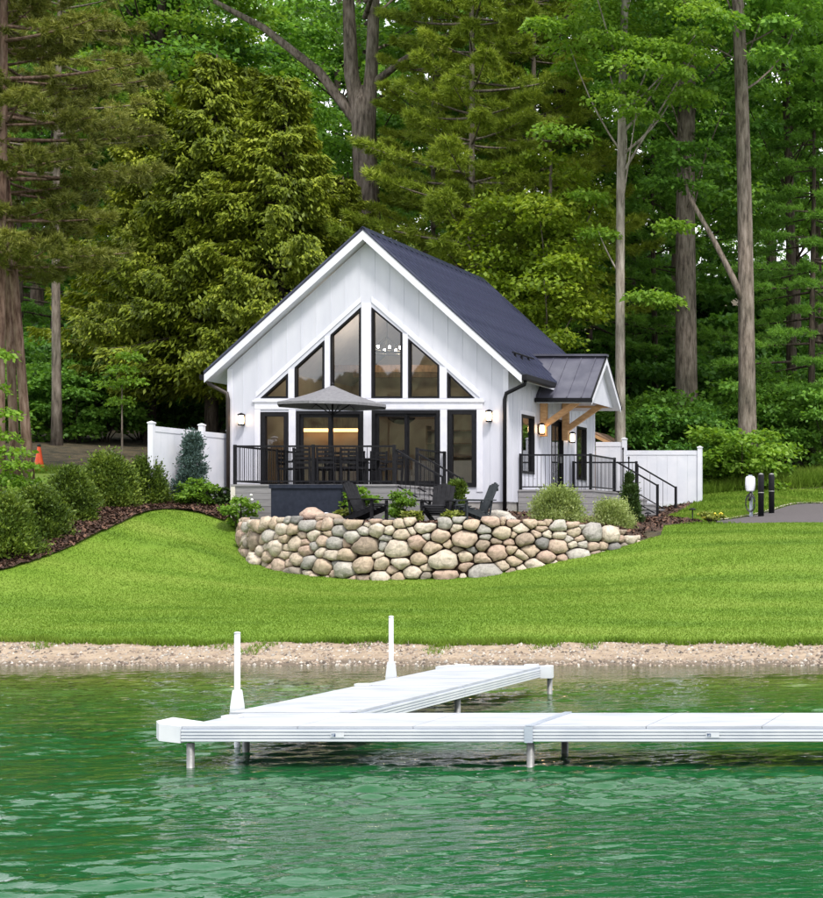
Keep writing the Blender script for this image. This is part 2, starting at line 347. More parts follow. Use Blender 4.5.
def rep(name, me, parent, locs):
    for l in locs:
        o = link(name, me, parent); o.location = l

# ------------------------------------------------------------------ terrain
RIPPLE = .022         # mean slope of each wave train
ctrl = []
def cp(px, py, Y): ctrl.append(at(px, py, Y))
SHORE, GRASS = 28.3, 29.85
for X in (-60, -40, -30, -24, -18, -12, -6, 0, 10, 30):
    ctrl.append((X, SHORE, 0.0)); ctrl.append((X, GRASS, .25)); ctrl.append((X, 34, .62))
WALL = [(240, 530, 520, 44.6), (241, 548, 521, 43.2), (248, 560, 521, 42.1), (270, 569, 520, 41.4), (310, 576, 519, 40.9), (360, 580, 521, 40.5), (420, 580, 521, 40.4),
        (480, 577, 520, 40.6), (530, 568, 520, 41.1), (580, 557, 523, 41.9), (615, 549, 529, 42.7), (641, 541, 538, 43.4)]
for px, pb, pt, Y in WALL: cp(px, pb, Y)
for q in [(0, 572, 37.5), (50, 558, 38.8), (100, 535, 41), (130, 520, 43), (155, 512, 44.3), (190, 514, 44.6), (215, 516, 44.8), (190, 545, 41.5), (120, 570, 38.5), (150, 548, 41),
          (700, 532, 45), (760, 529, 45.3), (823, 528, 45.6), (720, 560, 40), (820, 565, 39.5), (640, 575, 39.5), (560, 590, 37.5), (290, 598, 37),
          (700, 521, 49), (780, 517, 49), (823, 513, 50.5), (745, 515, 51), (805, 503, 56), (823, 501, 57), (760, 500, 55), (700, 497, 57.5), (760, 487, 60), (823, 478, 62),
          (20, 492, 46), (60, 472, 50), (39, 472, 50), (100, 457, 54), (150, 506, 45.4), (200, 505, 47), (0, 470, 50), (-40, 480, 47), (-40, 560, 38)]: cp(*q)
for X, Y, z in [(-24, 50, 2.95), (-20, 46, 2.62), (-17, 46, 2.58), (-13, 48, 2.5), (-13.5, 53, 2.6), (-20, 53, 2.8), (-20, 58, 3.1), (-13, 58, 3.1), (-24, 58, 3.6),
                (-45, 45, 3.0), (-60, 45, 3.2), (5, 45, 2.3), (25, 45, 2.3), (5, 60, 4), (25, 60, 4), (-35, 65, 5.8), (-25, 65, 5.2), (-12, 68, 5), (0, 68, 5), (-60, 65, 6), (-80, 40, 1.5),
                (-40, 85, 8), (-20, 85, 7.5), (0, 85, 7.5), (30, 85, 7.5), (-70, 85, 8), (-40, 115, 14), (0, 115, 13.5), (-90, 115, 14), (50, 115, 13.5),
                (-40, 160, 24), (0, 160, 23), (-120, 160, 24), (80, 160, 23), (-40, 260, 40), (150, 260, 38), (-200, 260, 40), (60, 60, 4), (60, 30, .3), (-120, 30, .3), (-120, 60, 5)]:
    ctrl.append((X, Y, z))
C0 = np.array(ctrl)
def _U(r2): return np.where(r2 > 1e-12, r2*np.log(np.maximum(r2, 1e-12)), 0)
n_ = len(C0)
K = _U(((C0[:, None, :2]-C0[None, :, :2])**2).sum(-1))+np.eye(n_)*.4
Pm = np.c_[np.ones(n_), C0[:, :2]]
A_ = np.block([[K, Pm], [Pm.T, np.zeros((3, 3))]])
SOL = np.linalg.solve(A_, np.r_[C0[:, 2], 0, 0, 0])
def gz(x, y):
    x = np.asarray(x, float); y = np.asarray(y, float); sh = x.shape; q = np.c_[x.ravel(), y.ravel()]
    o = np.empty(len(q))
    for i in range(0, len(q), 20000):
        b = q[i:i+20000]
        o[i:i+20000] = _U(((b[:, None, :]-C0[None, :, :2])**2).sum(-1))@SOL[:n_]+np.c_[np.ones(len(b)), b]@SOL[n_:]
    yy = q[:, 1]
    bed = np.interp(yy, [-400, -20, 0, 10, 18, 23, 26, SHORE], [-9, -7, -5.5, -3.6, -1.9, -.85, -.33, 0])
    o = np.where(yy < SHORE, bed, np.maximum(o, .01+.12*np.minimum(yy-SHORE, 2)))
    return o.reshape(sh)
def g1(x, y): return float(gz(np.array([x]), np.array([y]))[0])

def inpoly(x, y, poly):
    x = np.asarray(x); y = np.asarray(y); r = np.zeros(x.shape, bool); k = len(poly)
    for i in range(k):
        (x0, y0), (x1, y1) = poly[i], poly[(i+1) % k]
        c = ((y0 > y) != (y1 > y)) & (x < (x1-x0)*(y-y0)/((y1-y0) if y1 != y0 else 1e-9)+x0)
        r ^= c
    return r
def dens(poly, step):
    o = []
    for i in range(len(poly)):
        a, b = np.array(poly[i]), np.array(poly[(i+1) % len(poly)]); k = max(1, int(np.linalg.norm(b-a)/step))
        o += [tuple(a+(b-a)*j/k) for j in range(k)]
    return o
def smooth_loop(pts, it=2):
    for _ in range(it):
        q = []
        for i in range(len(pts)):
            a, b = np.array(pts[i]), np.array(pts[(i+1) % len(pts)]); q += [tuple(a*.75+b*.25), tuple(a*.25+b*.75)]
        pts = q
    return pts
def sheet(name, poly, lift, mat, step=.5, zf=None, holes=(), rough=0):
    """ground patch that follows the terrain inside an outline"""
    poly = dens(poly, step); hl = [dens(h, step) for h in holes]
    P = np.array(poly); x0, y0 = P.min(0); x1, y1 = P.max(0)
    gx, gy = np.meshgrid(np.arange(x0, x1, step), np.arange(y0, y1, step)); gx, gy = gx.ravel(), gy.ravel()
    k = inpoly(gx, gy, poly)
    for h in hl: k &= ~inpoly(gx, gy, h)
    pts = [Vector(q) for q in poly]; edges = [(i, (i+1) % len(poly)) for i in range(len(poly))]
    for h in hl:
        b = len(pts); pts += [Vector(q) for q in h]; edges += [(b+i, b+(i+1) % len(h)) for i in range(len(h))]
    pts += [Vector((a, b)) for a, b in zip(gx[k], gy[k])]
    V, E, Fc, *_ = delaunay_2d_cdt(pts, edges, [], 0, 1e-5)
    V = np.array([(v.x, v.y) for v in V]); Fc = np.array([f for f in Fc if len(f) == 3])
    c = V[Fc].mean(1); kk = inpoly(c[:, 0], c[:, 1], poly)
    for h in hl: kk &= ~inpoly(c[:, 0], c[:, 1], h)
    Fc = Fc[kk]; a = V[Fc]
    ar = (a[:, 1, 0]-a[:, 0, 0])*(a[:, 2, 1]-a[:, 0, 1])-(a[:, 1, 1]-a[:, 0, 1])*(a[:, 2, 0]-a[:, 0, 0]); Fc[ar < 0] = Fc[ar < 0][:, ::-1]
    z = (zf or gz)(V[:, 0], V[:, 1])+lift
    if rough: z = z+RNG.uniform(0, rough, len(z))
    return link(name, npmesh(name, np.c_[V, z], Fc, mat, True))

# one big terrain sheet: lakebed, bank, hill behind
gx = np.unique(np.r_[np.linspace(-400, -70, 34), np.linspace(-70, 30, 201), np.linspace(30, 400, 38)])
gy = np.unique(np.r_[np.linspace(-400, 10, 42), np.linspace(10, 70, 151), np.linspace(70, 260, 70)])
GX, GY = np.meshgrid(gx, gy); nx, ny = len(gx), len(gy)
GZ = gz(np.clip(GX, -150, 110), GY)
ii = (np.arange(ny-1)[:, None]*nx+np.arange(nx-1)[None, :]).ravel()
terr = npmesh('ground', np.c_[GX.ravel(), GY.ravel(), GZ.ravel()], np.c_[ii, ii+1, ii+nx+1, ii+nx], 'forest_floor', True)
terr.materials.append(MATS['lakebed'])
mi = (GY.ravel()[ii] < SHORE).astype(np.int32); terr.polygons.foreach_set('material_index', mi)
struct(link('ground', terr))
# lake surface
wr = np.random.default_rng(77)
wx = np.unique(np.r_[np.linspace(-400, -40, 19), np.linspace(-40, -18.6, 50), np.arange(-18.6, -9, .075), np.arange(-9, -.5, .036), np.linspace(-.5, 20, 45), np.linspace(20, 400, 20)])
wy = np.unique(np.r_[np.linspace(-400, 0, 21), np.linspace(0, 8.6, 40), np.arange(8.6, 15, .027), np.arange(15, 18, .04), np.arange(18, 24, .06), np.arange(24, SHORE+.4, .09)])
WX, WY = np.meshgrid(wx, wy); WZ = np.zeros_like(WX)
patch = np.zeros_like(WX)
for k in range(9):
    q = wr.uniform(0, 6.28); l_ = wr.uniform(3, 9); patch += np.sin((WX*math.cos(q)*.7+WY*math.sin(q)*1.3)*6.28/l_+wr.uniform(0, 6.28))
patch = np.clip(.78+.15*patch, .38, 1.25)
for k in range(90):                                  # wind ripples, crests lying mostly across the view
    l_ = .14*(4.6**wr.uniform(0, 1)); th = math.radians(-90+wr.normal(10, 30)); kk_ = 6.2832/l_; am = RIPPLE*l_/6.2832*(1 if l_ < .7 else .6)
    p_ = kk_*(math.cos(th)*WX+math.sin(th)*WY)+wr.uniform(0, 6.28)
    WZ += am*(np.sin(p_)+.32*np.cos(2*p_))
fade = np.clip((SHORE-.2-WY)/3.5, .12, 1)*np.clip((WX+40)/20, 0, 1)*np.clip((20-WX)/18, 0, 1)*np.clip(WY/8, 0, 1)
WZ *= patch*fade
nwx = len(wx); wi = (np.arange(len(wy)-1)[:, None]*nwx+np.arange(nwx-1)[None, :]).ravel()
struct(link('water', npmesh('water', np.c_[WX.ravel(), WY.ravel(), WZ.ravel()], np.c_[wi, wi+1, wi+nwx+1, wi+nwx], 'water', True)))
# opposite shore, unseen behind the camera: wooded rise added for the window reflections
hx = np.linspace(-420, 420, 1300); hy = np.linspace(-395, -240, 12); HX, HY = np.meshgrid(hx, hy)
hr = np.random.default_rng(3)
HZ = -1+np.clip((-235-HY)/60, 0, 1)**.7*(38+9*np.sin(HX/71+1)+5*np.sin(HX/23)+9*np.abs(np.sin(HX/4.6+HY*.37+2*np.sin(HX/11)))+6*np.abs(np.sin(HX/2.1+HY))+hr.uniform(0, 3, HX.shape))
jj = (np.arange(11)[:, None]*1300+np.arange(1299)[None, :]).ravel()
struct(link('unseen_hills', npmesh('unseen_hills', np.c_[HX.ravel(), HY.ravel(), HZ.ravel()], np.c_[jj, jj+1, jj+1301, jj+1300], 'far_hill')))

wall_xy = [(xs(px, Y), Y) for px, _, _, Y in WALL]
# outlines on the ground
bed_left = [at(-60, 0, 36.6)[:2], at(0, 0, 37.4)[:2], at(50, 0, 38.8)[:2], at(100, 0, 41)[:2], at(130, 0, 43)[:2], at(150, 0, 44.2)[:2], at(168, 0, 44.8)[:2], at(200, 0, 44.75)[:2], at(225, 0, 44.6)[:2],
            (wall_xy[0][0]-.12, 44.7), (-21.9, 44.6), (-22.4, 48.7), (-23.8, 48.7), at(140, 0, 46.2)[:2], at(120, 0, 46.4)[:2], at(80, 0, 44.6)[:2], at(40, 0, 42.6)[:2], at(0, 0, 41.5)[:2], at(-60, 0, 40.5)[:2]]
drive = [at(692, 0, 47.4)[:2], at(715, 0, 47.2)[:2], at(760, 0, 46.9)[:2], at(823, 0, 46.9)[:2], (0, 46.9), (20, 46.9), (20, 57.5), at(880, 0, 57)[:2], at(812, 0, 56)[:2], at(795, 0, 54.4)[:2], at(775, 0, 52.4)[:2], at(755, 0, 50.6)[:2], at(730, 0, 49)[:2]]
terrace = wall_xy[:]+[(wall_xy[-1][0]+.3, 44.2), at(664, 0, 46.6)[:2], at(703, 0, 47.7)[:2], at(700, 0, 48.5)[:2], (-12.3, 52), (-12.2, 55.3), (-15.5, 55.3), (-15.7, 49), (-22.4, 49), (-21.9, 45)]
wallX = np.array([w[0] for w in wall_xy[2:]]); wtop = np.array([zs(pt, Y) for _, _, pt, Y in WALL[2:]])
def terrace_z(x, y):
    """fill behind the stone wall: level with the wall top, easing into the ground beyond"""
    base = gz(x, y); topz = np.interp(x, wallX, wtop)-.06
    dx = np.clip((np.asarray(x)-wall_xy[-1][0]+.6)/1.6, 0, 1); dy = np.clip((np.asarray(y)-44.3)/1.2, 0, 1)
    w = np.maximum(dx, dy); return np.where(w > 0, topz*(1-w)+np.maximum(base, 0)*w, topz)
lawn_out = [(-46, GRASS)]+[(x_, GRASS+.09*math.sin(x_*1.3)+.06*math.sin(x_*3.1+1)+.05*math.sin(x_*7.7)) for x_ in np.arange(-30, 0, .3)]+[(20, GRASS), (30, 40), (30, 58), at(860, 0, 60)[:2], at(760, 0, 58.5)[:2], at(700, 0, 58)[:2], (-13, 57), (-20, 50), (-24.5, 50.5), at(90, 0, 51.5)[:2], at(40, 0, 50.4)[:2], at(-20, 0, 50)[:2], (-46, 50)]
struct(sheet('lawn', lawn_out, .012, 'lawn', .5, holes=[terrace, smooth_loop(drive, 1)]))
struct(sheet('mulch_bed', smooth_loop(bed_left, 1), .05, 'mulch', .22, rough=.05))
tin = []
for i, (x_, y_) in enumerate(terrace):
    if i < len(wall_xy):
        a, b = np.array(terrace[max(0, i-1)]), np.array(terrace[min(len(wall_xy)-1, i+1)]); d = (b-a)/np.linalg.norm(b-a); tin.append((x_-d[1]*.30, y_+d[0]*.30))
    else: tin.append((x_, y_))
struct(sheet('terrace_ground', tin, .0, 'mulch', .3, zf=terrace_z, rough=.04))
struct(sheet('driveway', smooth_loop(drive, 1), .006, 'asphalt', .5))
beach = [(-46, SHORE-1.0), (20, SHORE-1.0), (20, GRASS+.1), (-46, GRASS+.1)]
struct(sheet('beach', beach, .006, 'sand', .3, rough=.02))
# gravel edge between the driveway and the grass
dl = smooth_loop(drive, 1)
edge = [q for q in dl if q[1] > 48.2 and q[0] < -6 and q[0] > -12.8]
if len(edge) > 3:
    edge.sort(key=lambda q: q[0]); e2 = [(x-.10, y+.26) for x, y in edge]
    struct(sheet('gravel_edge', edge+e2[::-1], .03, 'gravel_grey', .12, rough=.02))
# pebbles on the beach
def pebbles(n, xr, yr, s0, s1, seed, zoff=0.0):
    r = np.random.default_rng(seed)
    base = np.array([(1, 0, 0), (-1, 0, 0), (0, 1, 0), (0, -1, 0), (0, 0, .7), (0, 0, -.7)]); fc = np.array([(0, 2, 4), (2, 1, 4), (1, 3, 4), (3, 0, 4), (2, 0, 5), (1, 2, 5), (3, 1, 5), (0, 3, 5)])
    x = r.uniform(*xr, n); y = yr[0]+(yr[1]-yr[0])*r.uniform(0, 1, n); s = s0+(s1-s0)*r.uniform(0, 1, n)**3
    a = r.uniform(0, 6.28, n); z = gz(x, y)+s*.15+zoff
    B = base[None]*s[:, None, None]*r.uniform(.7, 1.3, (n, 6, 1))
    ca, sa = np.cos(a)[:, None], np.sin(a)[:, None]
    X = B[..., 0]*ca-B[..., 1]*sa*.75; Y = B[..., 0]*sa+B[..., 1]*ca*.75
    V = np.stack([X+x[:, None], Y+y[:, None], B[..., 2]+z[:, None]], -1).reshape(-1, 3)
    return V, (fc[None]+np.arange(n)[:, None, None]*6).reshape(-1, 3)
V, Fp = pebbles(26000, (-19.5, -3), (SHORE-.35, GRASS+.05), .009, .055, 5)
struct(link('shore_pebbles', npmesh('shore_pebbles', V, Fp, 'pebble')), 'stuff')

def chips(name, n, poly, zf, seed):
    r = np.random.default_rng(seed); P = np.array(poly); x = r.uniform(P[:, 0].min(), P[:, 0].max(), n); y = r.uniform(P[:, 1].min(), P[:, 1].max(), n); k = inpoly(x, y, poly); x, y = x[k], y[k]; n = len(x)
    z = zf(x, y); a = r.uniform(0, 6.28, n); l_ = r.uniform(.02, .06, n); w_ = l_*r.uniform(.25, .5, n); tl = r.normal(0, .5, n)
    d = np.c_[np.cos(a), np.sin(a), tl]*l_[:, None]; e = np.c_[-np.sin(a), np.cos(a), r.normal(0, .5, n)]*w_[:, None]; c = np.c_[x, y, z+.015]
    V = np.stack([c-d-e, c+d-e, c+d+e, c-d+e], 1).reshape(-1, 3); return struct(link(name, npmesh(name, V, np.arange(n*4).reshape(-1, 4), 'mulch_chip')), 'stuff')
chips('mulch_chips', 26000, smooth_loop(bed_left, 1), lambda x, y: gz(x, y)+.08, 31)
chips('mulch_chips', 22000, tin, lambda x, y: terrace_z(x, y)+.03, 32)
# grass blades over the mown lawn
def blades(n, poly_fn, h, w, seed, xr, yr, mat='grass_blade', name='grass'):
    r = np.random.default_rng(seed); x = r.uniform(*xr, n); y = r.uniform(*yr, n)
    k = poly_fn(x, y); x, y = x[k], y[k]; n = len(x); z = gz(x, y)+.008
    a = r.uniform(0, 6.28, n); hh = h*r.uniform(.55, 1.25, n); ww = w*r.uniform(.7, 1.3, n)
    d = np.stack([np.cos(a), np.sin(a)], -1); ln = r.normal(0, .45, (n, 2))*hh[:, None]
    V = np.empty((n, 3, 3)); V[:, 0, 0] = x-d[:, 0]*ww; V[:, 0, 1] = y-d[:, 1]*ww; V[:, 1, 0] = x+d[:, 0]*ww; V[:, 1, 1] = y+d[:, 1]*ww; V[:, :2, 2] = z[:, None]
    V[:, 2, 0] = x+ln[:, 0]; V[:, 2, 1] = y+ln[:, 1]; V[:, 2, 2] = z+hh
    return struct(link(name, npmesh(name, V.reshape(-1, 3), np.arange(n*3).reshape(-1, 3), mat)), 'stuff')
bl = smooth_loop(bed_left, 1)
def onlawn(x, y):
    vis = (x > (-60-PX)*y/F) & (x < (880-PX)*y/F)
    return vis & inpoly(x, y, lawn_out) & ~inpoly(x, y, terrace) & ~inpoly(x, y, bl) & ~inpoly(x, y, dl)
blades(470000, onlawn, .032, .009, 21, (-29, -2.5), (29.8, 47))
blades(90000, onlawn, .07, .02, 22, (-16, -4), (47, 62))
def fringe(x, y): return (np.abs(y-GRASS-.09*np.sin(x*1.3)-.06*np.sin(x*3.1+1)-.05*np.sin(x*7.7)) < .10+.1*np.sin(x*1.7)*np.sin(x*.6+1))
blades(36000, fringe, .12, .010, 23, (-19.5, -3), (29.4, 30.3))
def tufts(x, y): return (np.sin(x*2.3+1)*np.sin(x*.71+2)*np.sin(x*5.1) > .25) & (y > 29.1+.4*np.sin(x*2))
blades(9000, tufts, .10, .008, 24, (-19.5, -3), (28.9, 30.0))

# ------------------------------------------------------------------ the house
HY0 = 48.6
def inset(poly, d):
    P = [np.array(q, float) for q in poly]; k = len(P); c = sum(P)/k; o = []
    L_ = []
    for i in range(k):
        a, b = P[i], P[(i+1) % k]; t = (b-a)/np.linalg.norm(b-a); n = np.array([-t[1], t[0]])
        if np.dot(c-a, n) < 0: n = -n
        L_.append((a+n*d, t))
    for i in range(k):
        (p, t), (q, s) = L_[i-1], L_[i]; M = np.array([[t[0], -s[0]], [t[1], -s[1]]]); u = np.linalg.solve(M, q-p); o.append(tuple(p+t*u[0]))
    return o
def wallmesh(poly, holes, mp_, thick):
    """wall panel with openings; mp_(u, v, depth) -> point"""
    pts = [Vector(q) for q in poly]; ed = [(i, (i+1) % len(poly)) for i in range(len(poly))]; loops = [list(range(len(poly)))]
    for h in holes:
        b = len(pts); pts += [Vector(q) for q in h]; ed += [(b+i, b+(i+1) % len(h)) for i in range(len(h))]; loops.append(list(range(b, b+len(h))))
    V, E, Fc, *_ = delaunay_2d_cdt(pts, ed, [], 0, 1e-5); V = np.array([(v.x, v.y) for v in V])
    keep = []
    for f in Fc:
        c = V[list(f)].mean(0); x, y = np.array([c[0]]), np.array([c[1]])
        if inpoly(x, y, poly)[0] and not any(inpoly(x, y, h)[0] for h in holes): keep.append(tuple(f))
    b = MB(); k = len(V); b.add([mp_(u, v, 0) for u, v in V]+[mp_(u, v, thick) for u, v in V], keep+[tuple(i+k for i in f[::-1]) for f in keep])
    for q in [poly]+list(holes):
        m_ = len(q); b.add([mp_(u, v, 0) for u, v in q]+[mp_(u, v, thick) for u, v in q], [(i, (i+1) % m_, (i+1) % m_+m_, i+m_) for i in range(m_)])
    return b
def ring(poly, w, mp_, d0, d1):
    i_ = inset(poly, w); k = len(poly); b = MB()
    b.add([mp_(u, v, d) for d in (d0, d1) for q in (poly, i_) for u, v in q],
          [(i, (i+1) % k, k+(i+1) % k, k+i) for i in range(k)]+[(k+i, k+(i+1) % k, 3*k+(i+1) % k, 3*k+i) for i in range(k)]+[(i, 2*k+i, 2*k+(i+1) % k, (i+1) % k) for i in range(k)])
    return b, i_
def pane(poly, mp_, d): return MB().add([mp_(u, v, d) for u, v in poly], [tuple(range(len(poly)))])
house = thing('house', 'white board-and-batten gabled lake house with dark metal roof', 'house', (-19.77, HY0, 2.5))
XR, ZR, SL = -19.77, 10.56, .91
XL, XRT = -23.66, -15.885
HB = 57.25
gf = lambda u, v, d: (u, HY0+d, v)
sf = lambda u, v, d: (XRT-d, u, v)
hp = lambda px, py: (xs(px, HY0), zs(py, HY0))
ztop = lambda x: ZR-.30-SL*abs(x-XR)
upper = [[(261, 398), (288, 398), (288, 373.5)], [(295.2, 398), (324.4, 398), (324.4, 340.5), (295.2, 367.3)], [(331, 398), (361, 398), (361, 307.3), (331, 334.7)],
         [(372, 398), (402.4, 398), (402.4, 332.5), (372, 307.3)], [(408.7, 398), (439.3, 398), (439.3, 365), (408.7, 338.5)], [(447.6, 398), (474.8, 398), (447.6, 372)]]
upper = [[hp(*q) for q in w] for w in upper]
lower = [(261, 288.5, 412), (296.5, 363.3, 411), (372.3, 440, 410.3), (447.8, 476.4, 410)]
ZD = 3.40
lower = [[(xs(a, HY0), ZD+.03), (xs(b, HY0), ZD+.03), (xs(b, HY0), zs(t, HY0)), (xs(a, HY0), zs(t, HY0))] for a, b, t in lower]
gp = [(XL, 3.02), (XRT, 3.02), (XRT, ztop(XRT)), (XR, ztop(XR)), (XL, ztop(XL))]
wallmesh(gp, upper+lower, gf, .14).build('wall', 'siding', house, world=True)
def side_rect(y0, y1, z0, z1): return [(y0, z0), (y1, z0), (y1, z1), (y0, z1)]
sw1, sdoor, sw2 = side_rect(49.72, 50.88, 3.86, 5.54), side_rect(52.5, 53.75, ZD+.02, 5.62), side_rect(55.15, 56.25, 3.86, 5.54)
sp_ = side_rect(HY0+.142, HB, 3.02, ztop(XRT))
wallmesh(sp_, [sw1, sdoor, sw2], sf, .14).build('wall', 'siding', house, world=True)
MB().box(XL, XL+.14, HY0+.142, HB, 3.02, ztop(XL)).build('wall', 'siding', house, world=True)
bw = [(XL+.142, 3.02), (XRT-.142, 3.02), (XRT-.142, ztop(XRT-.14)), (XR, ztop(XR)), (XL+.142, ztop(XL+.14))]
MB().prism([(u, HB-.14, v) for u, v in bw], (0, .14, 0)).build('wall', 'siding', house, world=True)
MB().box(XL+.03, XRT-.03, HY0+.03, HB-.03, 2.2, 3.018).build('foundation', 'foundation', house, world=True)
MB().box(XL+.145, XRT-.145, HY0+.145, HB-.145, 3.3, ZD).build('interior_floor', 'interior_wood', house, world=True)
iw = [(XL+.15, ZD+.002), (XRT-.15, ZD+.002), (XRT-.15, ztop(XRT-.15)-.01), (XR, ztop(XR)-.01), (XL+.15, ztop(XL+.15)-.01)]
MB().prism([(u, 56.4, v) for u, v in iw], (0, .1, 0)).build('interior_wall', 'interior_wall', house, world=True)
MB().box(XL+.15, XL+.2, HY0+.3, 56.38, ZD+.002, ztop(XL+.2)-.01).build('interior_wall', 'interior_wall', house, world=True)
# kitchen at the back of the room
MB().box(-23.48, -21.6, 52.2, 52.85, ZD+.003, ZD+.92).build('kitchen_counter', 'interior_pale', house, world=True)
MB().box(-23.48, -21.6, 52.855, 52.95, ZD+.003, 6.3).build('kitchen_wall', 'interior_wall', house, world=True)
MB().box(-23.48, -21.6, 52.5, 52.85, 5.30, 6.1).build('kitchen_cabinet', 'interior_wood', house, world=True)
MB().box(-23.45, -21.65, 52.52, 52.57, 5.20, 5.295).build('light_strip', 'led_glow', house, world=True)
MB().box(-18.6, -17.4, 54.6, 56.39, ZD+.003, 5.5).build('interior_closet', 'interior_dark', house, world=True)
for yb in (53.6, 55.4):
    hwb = (ZR-.34-7.3)/SL; MB().box(XR-hwb, XR+hwb, yb-.09, yb+.09, 7.08, 7.3).build('ceiling_beam', 'interior_wood', house, world=True)
for k in range(5): MB().box(-20.9, -19.2, 56.05, 56.39, ZD+.35+.42*k, ZD+.39+.42*k).build('wall_shelf', 'interior_wood', house, world=True)
for x_ in (-20.95, -19.2): MB().box(x_, x_+.05, 56.04, 56.39, ZD+.003, ZD+2.2).build('shelf_side', 'interior_wood', house, world=True)
so = thing('sofa', 'pale sofa standing inside behind the sliding doors', 'sofa', (-18.6, 51.2, ZD+.002))
MB().box(-1, 1, -.4, .4, .12, .42).build('seat', 'interior_pale', so); MB().box(-1, 1, .18, .42, .43, .88).build('backrest', 'interior_pale', so)
for s in (-1, 1): MB().box(s*1.1-.095, s*1.1+.095, -.42, .42, 0, .62).build('armrest', 'interior_pale', so)
# windows
def window(poly, mp_, fw, name='window', mull=False):
    f, i_ = ring(poly, fw, mp_, -.035, .11); fo = f.build(name, 'black_metal', house, world=True)
    if not mull:
        pane(i_, mp_, .05).build('pane', 'glass', fo, world=True)
    else:
        (x0, z0), (x1, z1) = i_[0], i_[2]; xm = (x0+x1)/2; dd = -.02
        for k, (a, b, off) in enumerate(((x0, xm+.03, .02), (xm-.03, x1, .06))):
            sq = [(a, z0), (b, z0), (b, z1), (a, z1)]; fr_, in_ = ring(sq, .085, mp_, off, off+.035); sash = fr_.build('sash', 'black_metal', fo, world=True)
            pane(in_, mp_, off+.02).build('pane', 'glass', fo, world=True)
    return fo
for w in upper: window(w, gf, .045)
window(lower[0], gf, .12); window(lower[3], gf, .12)
window(lower[1], gf, .09, 'sliding_door', True); window(lower[2], gf, .09, 'sliding_door', True)
window(sw1, sf, .07); window(sw2, sf, .07)
fd, i_ = ring(sdoor, .06, sf, -.03, .10); fdo = fd.build('entry_door', 'black_metal', house, world=True)
pane(i_, sf, .06).build('door_panel', 'black_metal', fdo, world=True)
for k in range(2): MB().box(XRT-.075, XRT-.04, 52.68+k*.5, 53.07+k*.5, ZD+.25, 5.4).build('door_pane', 'glass', fdo, world=True)
MB().box(XRT-.03, XRT+.03, 53.55, 53.6, 4.3, 4.5).build('handle', 'dock_leg', fdo, world=True)
# white trim boards round the window wall
def trim(*b): MB().box(*b).build('trim_board', 'white_trim', house, world=True)
hx_ = lambda px: xs(px, HY0); hz_ = lambda py: zs(py, HY0)
zb = hz_(398)-.004
for a, b, t in [(288.6, 294.7, 369), (325, 330.4, 336), (361.6, 371.4, 303), (403, 408.1, 334), (439.9, 447, 367)]:
    trim(hx_(a), hx_(b), HY0-.022, HY0-.001, zb, hz_(t))
for a, b in [(289, 296), (363.8, 371.8), (440.5, 447.3)]:
    trim(hx_(a), hx_(b), HY0-.022, HY0-.001, ZD-.1, hz_(409.4))
trim(hx_(255), hx_(260.6), HY0-.022, HY0-.001, ZD-.1, hz_(409.4)); trim(hx_(477), hx_(483), HY0-.022, HY0-.001, ZD-.1, hz_(409.4))
trim(hx_(255), hx_(483), HY0-.026, HY0-.001, hz_(409.2), hz_(398.6))
trim(hx_(253), hx_(485), HY0-.055, HY0-.027, hz_(402.2), hz_(400))
for pts in ([(256, 397.6), (361.3, 302)], [(371.7, 302), (480, 397.6)]):
    a, b = pts; o = -1 if a[0] < 300 else 1
    MB().prism([(hx_(a[0]), HY0-.024, hz_(a[1])), (hx_(b[0]), HY0-.024, hz_(b[1])), (hx_(b[0]), HY0-.024, hz_(b[1])+.16), (hx_(a[0]), HY0-.024, hz_(a[1])+.16)], (0, .023, 0)).build('trim_board', 'white_trim', house, world=True)
trim(XL-.012, XL+.13, HY0-.02, HY0-.001, 3.02, ztop(XL)-.02); trim(XRT-.13, XRT+.014, HY0-.02, HY0-.001, 3.02, ztop(XRT)-.02)
trim(XRT+.001, XRT+.022, HB-.14, HB, 3.02, ztop(XRT)-.02)
for y0, y1, z0, z1 in [(49.72, 50.88, 3.86, 5.54), (52.5, 53.75, ZD, 5.62), (55.15, 56.25, 3.86, 5.54)]:
    for a, b, c, d in [(y0-.1, y0-.002, z0-.1, z1+.1), (y1+.002, y1+.1, z0-.1, z1+.1), (y0, y1, z1+.002, z1+.12)]:
        trim(XRT+.001, XRT+.02, a, b, c, d)
# battens
x = XL+.42
while x < XRT-.2:
    pxx = PX+x*F/HY0; zt_ = ztop(x)-.01
    if 251 < pxx < 487:
        f_ = min((pxx-256)/105.3, (480-pxx)/108.3); z0 = hz_(397.6)+(hz_(302)-hz_(397.6))*min(1, f_)+.17 if f_ > 0 else (hz_(397)+.03)
    else: z0 = 3.03
    if zt_-z0 > .15: MB().box(x-.017, x+.017, HY0-.011, HY0-.001, z0, zt_).build('batten', 'siding', house, world=True)
    x += .405
y = HY0+.42
while y < HB-.2:
    segs = [(3.03, ztop(XRT)-.03)]
    for q in (sw1, sdoor, sw2):
        if q[0][0]-.13 < y < q[1][0]+.13: segs = [(3.03, q[0][1]-.12), (q[2][1]+.14, ztop(XRT)-.03)]
    for a, b in segs:
        if b-a > .15: MB().box(XRT+.001, XRT+.012, y-.017, y+.017, a, b).build('batten', 'siding', house, world=True)
    y += .405
